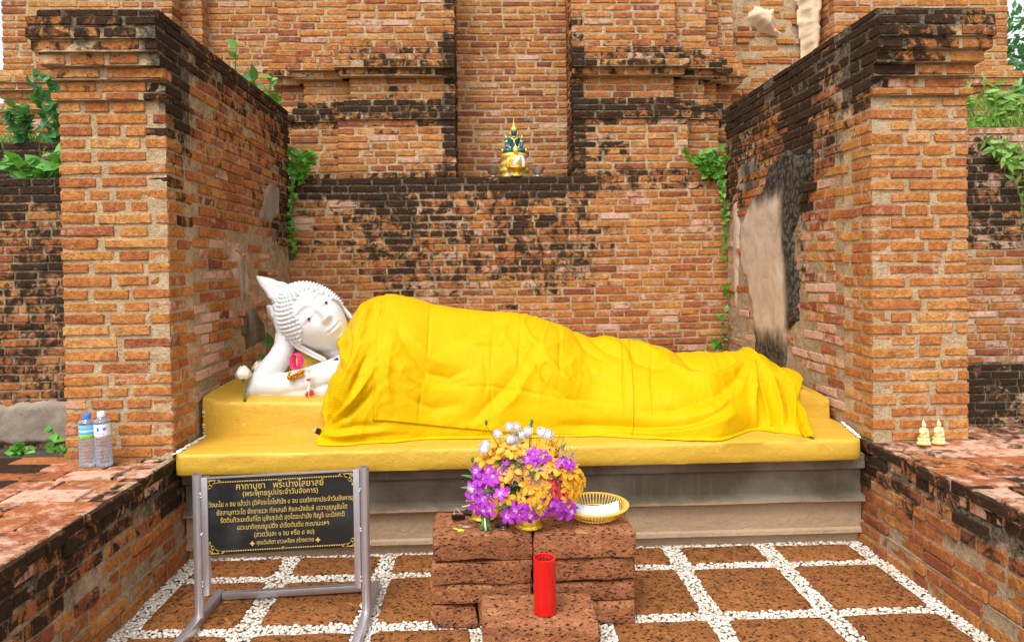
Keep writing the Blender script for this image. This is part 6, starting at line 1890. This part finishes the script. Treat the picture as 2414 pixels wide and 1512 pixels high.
def leaf_mesh(mat, W, seed):
    r = random.Random(seed); vs_, fs = [], []
    for i in range(6):
        f_ = i / 5; wd = W * math.sin(math.pi * min(0.97, (0.10 + 0.90 * f_) ** 0.85)) * 0.5
        for e in (-1, 0, 1): vs_.append((e * wd, f_, -0.16 * f_ * f_ + 0.20 * abs(e) * wd + r.uniform(-.012, .012)))
    for i in range(5):
        for e in range(2): fs.append((i * 3 + e, i * 3 + e + 1, (i + 1) * 3 + e + 1, (i + 1) * 3 + e))
    return MB().add(vs_, fs).mesh('leaf', mat)
LF = {k: [leaf_mesh(m, w_, 5 + i) for i in range(3)] for k, m, w_ in (('fresh', M_LEAF, 0.72), ('deep', M_LEAFD, 0.62), ('narrow', M_GRASS, 0.36))}
def plant(name, label, cat, stems_, kind, size, per, spread, seed, group=None, toward=(0, -1, 0.25)):
    """stems_: polylines in world space; leaves sit along each stem"""
    r = random.Random(seed); b0 = Vector(stems_[0][0])
    g = empty(name, b0)
    mb = MB()
    for pts in stems_:
        pts = [Vector(p) - b0 for p in pts]
        mb.tube(pts, [0.0035 - 0.0022 * i / len(pts) for i in range(len(pts))], n=5)
        n = len(pts) - 1
        for k in range(per):
            f_ = (k + 0.6 + r.uniform(-.3, .3)) / per; x = min(n - 1e-3, f_ * n); i = int(x)
            p = pts[i].lerp(pts[i + 1], x - i)
            d = Vector((r.gauss(0, spread[0]), r.gauss(0, spread[1]) - 0.35, r.gauss(0.1, spread[2]))) 
            d.normalize()
            nrm = (Vector(toward) + Vector((r.gauss(0, .45), r.gauss(0, .3), r.gauss(0, .45)))).normalized()
            sd = d.cross(nrm)
            if sd.length < 0.2: continue
            sd.normalize(); up = sd.cross(d)
            M = Matrix(((sd.x, d.x, up.x, p.x), (sd.y, d.y, up.y, p.y), (sd.z, d.z, up.z, p.z), (0, 0, 0, 1))) @ Matrix.Scale(size * r.uniform(0.6, 1.25), 4)
            inst('leaf', LF[kind][r.randrange(3)], g, M)
    mb.build('stem', M_STALK, g)
    tag(g, label, cat, group)
    return g
def up_stems(x, y, z, n, h, sx, seed):
    r = random.Random(seed); out = []
    for k in range(n):
        dx = r.uniform(-sx, sx); hh = h * r.uniform(0.6, 1.0)
        out.append([(x + dx * 0.2, y, z - 0.01), (x + dx * 0.6, y - 0.02, z + hh * 0.55), (x + dx, y - 0.03, z + hh)])
    return out
CR = 'creepers in the wall corners'
plant('creeper', 'bushy green creeper on the podium ledge in the corner behind the statue\'s head', 'plant', up_stems(-1.30, 5.19, 1.935, 9, 0.22, 0.15, 1), 'fresh', 0.056, 12, (0.8, 0.5, 0.6), 1, CR)
plant('creeper', 'thin green creeper hanging down the wall corner above the statue\'s head', 'plant', [[(-1.355, 5.18, 1.93), (-1.36, 5.12, 1.75), (-1.345, 5.15, 1.55), (-1.35, 5.15, 1.40)], [(-1.355, 5.17, 1.93), (-1.35, 5.14, 1.72), (-1.36, 5.15, 1.47)]], 'fresh', 0.040, 20, (0.7, 0.3, 0.7), 2, CR)
plant('creeper', 'bushy green creeper on the podium ledge in the corner by the plastered wall', 'plant', up_stems(1.62, 5.19, 1.935, 10, 0.19, 0.20, 3), 'fresh', 0.056, 12, (0.9, 0.5, 0.5), 3, CR)
plant('creeper', 'long green creeper hanging down the corner beside the plastered wall', 'plant', [[(1.70, 5.17, 1.95), (1.70, 5.14, 1.70), (1.705, 5.15, 1.50), (1.70, 5.15, 1.30)], [(1.69, 5.17, 1.95), (1.695, 5.14, 1.76), (1.705, 5.15, 1.58)]], 'fresh', 0.042, 26, (0.8, 0.3, 0.7), 4, CR)
plant('creeper', 'small tuft of creeper low in the corner just above the robe', 'plant', [[(1.70, 5.16, 0.72), (1.68, 5.13, 0.86), (1.70, 5.12, 0.98)], [(1.69, 5.16, 0.70), (1.60, 5.12, 0.74)]], 'fresh', 0.055, 10, (0.8, 0.3, 0.6), 5, CR)
plant('creeper', 'single small sprig of leaves in the corner crack above the lowest tuft', 'plant', [[(1.70, 5.17, 1.06), (1.69, 5.13, 1.13)]], 'fresh', 0.050, 5, (0.8, 0.3, 0.6), 6, CR)
plant('weed', 'dark green sprig squeezed between the side wall and the statue\'s forearm', 'plant', [[(-1.30, 4.30, 0.66), (-1.27, 4.25, 0.80), (-1.24, 4.22, 0.90)]], 'deep', 0.06, 9, (0.6, 0.4, 0.6), 7)
SH = 'weeds sprouting on the wall tops'
plant('weed', 'young leafy shoot on top of the side wall, about halfway along it', 'plant', [[(-1.46, 4.35, 2.44), (-1.45, 4.33, 2.52), (-1.43, 4.30, 2.60)]], 'fresh', 0.055, 7, (0.8, 0.4, 0.4), 8, SH)
plant('weed', 'tall leafy shoot at the far end of the side wall top, before the tower', 'plant', [[(-1.44, 4.95, 2.42), (-1.43, 4.93, 2.50), (-1.41, 4.91, 2.58)], [(-1.42, 4.98, 2.40), (-1.38, 4.95, 2.46)]], 'fresh', 0.075, 7, (0.8, 0.4, 0.5), 9, SH)
plant('weed', 'pair of broad leaves on the side wall top between the two shoots', 'plant', [[(-1.45, 4.65, 2.43), (-1.43, 4.62, 2.50)]], 'deep', 0.085, 5, (0.8, 0.4, 0.3), 10, SH)
TL = 'weeds on the terraces'
plant('tall_weed', 'tall branching weed with broad leaves on the upper terrace beside the bottle pier', 'plant', up_stems(-2.86, 4.98, 2.17, 10, 0.52, 0.16, 11) + [[(-2.85, 4.98, 2.17), (-2.84, 4.96, 2.5), (-2.80, 4.95, 2.86)]], 'deep', 0.078, 13, (0.8, 0.4, 0.4), 11, TL)
plant('tall_weed', 'leafy weed in front of the tall one at the photo edge', 'plant', up_stems(-3.05, 4.97, 2.17, 7, 0.26, 0.12, 12), 'deep', 0.07, 10, (0.8, 0.4, 0.3), 12, TL)
plant('weed', 'broad bright leaves in a row on the lower terrace ledge', 'plant', up_stems(-2.85, 4.78, 1.90, 9, 0.16, 0.26, 13) + [[(-2.70, 4.78, 1.90), (-2.66, 4.76, 2.02), (-2.66, 4.74, 2.12)]], 'fresh', 0.088, 8, (1.0, 0.4, 0.3), 13, TL)
plant('weed', 'three leaf seedling at the foot of the terrace next to the bottle pier', 'plant', [[(-2.05, 3.60, 0.43), (-2.03, 3.57, 0.50)], [(-2.02, 3.60, 0.43), (-1.97, 3.57, 0.47)]], 'fresh', 0.075, 6, (0.8, 0.3, 0.4), 14, TL)
plant('weed', 'low thin stemmed sprig on the ground at the terrace foot', 'plant', up_stems(-2.32, 3.62, 0.42, 4, 0.06, 0.10, 15) + [[(-2.12, 3.62, 0.42), (-2.12, 3.60, 0.56)]], 'fresh', 0.045, 7, (0.8, 0.3, 0.4), 15, TL)
plant('shrub', 'spreading light green shrub hanging over the terrace wall beside the figurine pier', 'plant', [[(3.42, 4.98, 2.20), (3.52, 4.86, 2.00), (3.60, 4.82, 1.80), (3.68, 4.82, 1.50), (3.72, 4.82, 1.25)], [(3.45, 4.98, 2.20), (3.62, 4.84, 2.02), (3.78, 4.80, 1.98)], [(3.40, 4.98, 2.18), (3.44, 4.86, 2.08), (3.55, 4.80, 1.94)], [(3.5, 4.9, 2.1), (3.62, 4.80, 1.92), (3.75, 4.78, 1.88)]], 'narrow', 0.075, 30, (0.9, 0.35, 0.5), 16, TL)
plant('shrub', 'bright green weedy shrub on top of the terrace beside the figurine pier', 'plant', up_stems(3.55, 5.02, 2.20, 16, 0.34, 0.30, 17), 'narrow', 0.08, 14, (0.8, 0.4, 0.5), 17, TL)
# grass tufts on the terraces: nobody could count the blades
def grass(name, x0, x1, y0, y1, z, n, h, seed):
    r = random.Random(seed); mb = MB()
    for i in range(n):
        p = Vector((r.uniform(x0, x1), r.uniform(y0, y1), z)); d = Vector((r.gauss(0, .35), r.gauss(-.1, .25), 1)).normalized(); L = h * r.uniform(0.4, 1.1); s_ = Vector((r.gauss(0, 1), r.gauss(0, 1), 0)).normalized() * 0.0035
        q = p + d * L * 0.6; e = p + d * L + Vector((d.x, d.y, -0.2)) * L * 0.25
        mb.add([tuple(p - s_), tuple(p + s_), tuple(q + s_ * .7), tuple(q - s_ * .7), tuple(e)], [(0, 1, 2, 3), (3, 2, 4)])
    o = mb.build(name, M_GRASS); tag(o, 'thin green grass growing along the top of the terrace', 'grass', kind='stuff'); return o
grass('grass', -3.4, -2.35, 4.97, 5.25, 2.165, 700, 0.13, 1)['label'] = 'thin green grass along the top of the terrace beside the bottle pier'
grass('grass', 3.0, 4.3, 4.93, 5.25, 2.205, 800, 0.22, 2)['label'] = 'thin green grass along the top of the terrace beside the figurine pier'

# moss strip in the wet corner crack
M_MOSS = plain('moss', (0.08, 0.12, 0.015), 0.95, bump=(120, 1.0, 0.01), var=0.5, vscale=40)
mb = MB(); r = random.Random(6)
for i in range(120):
    mb.ball((-1.372 + r.gauss(0, .006), 5.185 + r.gauss(0, .012), r.uniform(1.38, 1.92)), (r.uniform(.008, .016), .012, r.uniform(.01, .025)), nu=6, nv=4)
o = mb.build('moss', M_MOSS); tag(o, 'strip of green moss down the wall corner above the statue\'s head', 'moss', kind='stuff')

# ------------------------------------------------------------------ a broad-leaved tree beyond the tower, at the picture's edge
M_CROWN = leaf_mat('tree_leaf', (0.012, 0.085, 0.030), (0.04, 0.17, 0.05))
tree = empty('tree', (9.6, 12.5, -0.08))
mb = MB(); mb.tube([(0, 0, 0), (0.05, 0.05, 1.4), (-0.02, 0.02, 2.8), (0.05, 0, 4.2)], [0.20, 0.16, 0.12, 0.05], n=10)
r = random.Random(31)
for k in range(9):
    a = r.uniform(0, 6.28); z = r.uniform(1.6, 3.4); mb.tube([(0, 0, z), (0.7 * math.cos(a), 0.7 * math.sin(a), z + 0.6), (1.4 * math.cos(a), 1.4 * math.sin(a), z + 1.0)], [0.07, 0.045, 0.02], n=6)
mb.build('trunk', plain('bark', (0.12, 0.08, 0.05), 0.9, bump=(20, 0.8, 0.05)), tree)
mb = MB()
clumps = [(Vector((r.gauss(0, 0.9), r.gauss(0, 0.9), 3.0 + r.gauss(0, 1.0))), r.uniform(0.35, 0.75)) for _ in range(34)]
for c_, R_ in clumps:
    if c_.z < 1.2: continue
    for i in range(150):
        d = Vector((r.gauss(0, 1), r.gauss(0, 1), r.gauss(0, 1))).normalized(); p = c_ + d * R_ * r.uniform(0.6, 1.0)
        l = (d + Vector((r.gauss(0, .5), r.gauss(0, .5), r.gauss(-.2, .4)))).normalized(); s_ = l.cross(Vector((r.gauss(0, 1), r.gauss(0, 1), 1))).normalized()
        L = r.uniform(0.14, 0.22); W = L * 0.22
        mb.add([tuple(p), tuple(p + l * L * .5 + s_ * W), tuple(p + l * L), tuple(p + l * L * .5 - s_ * W)], [(0, 1, 2, 3)])
mb.build('crown', M_CROWN, tree)
tag(tree, 'dark green broad leaved tree beyond the tower at the edge of the sky', 'tree')
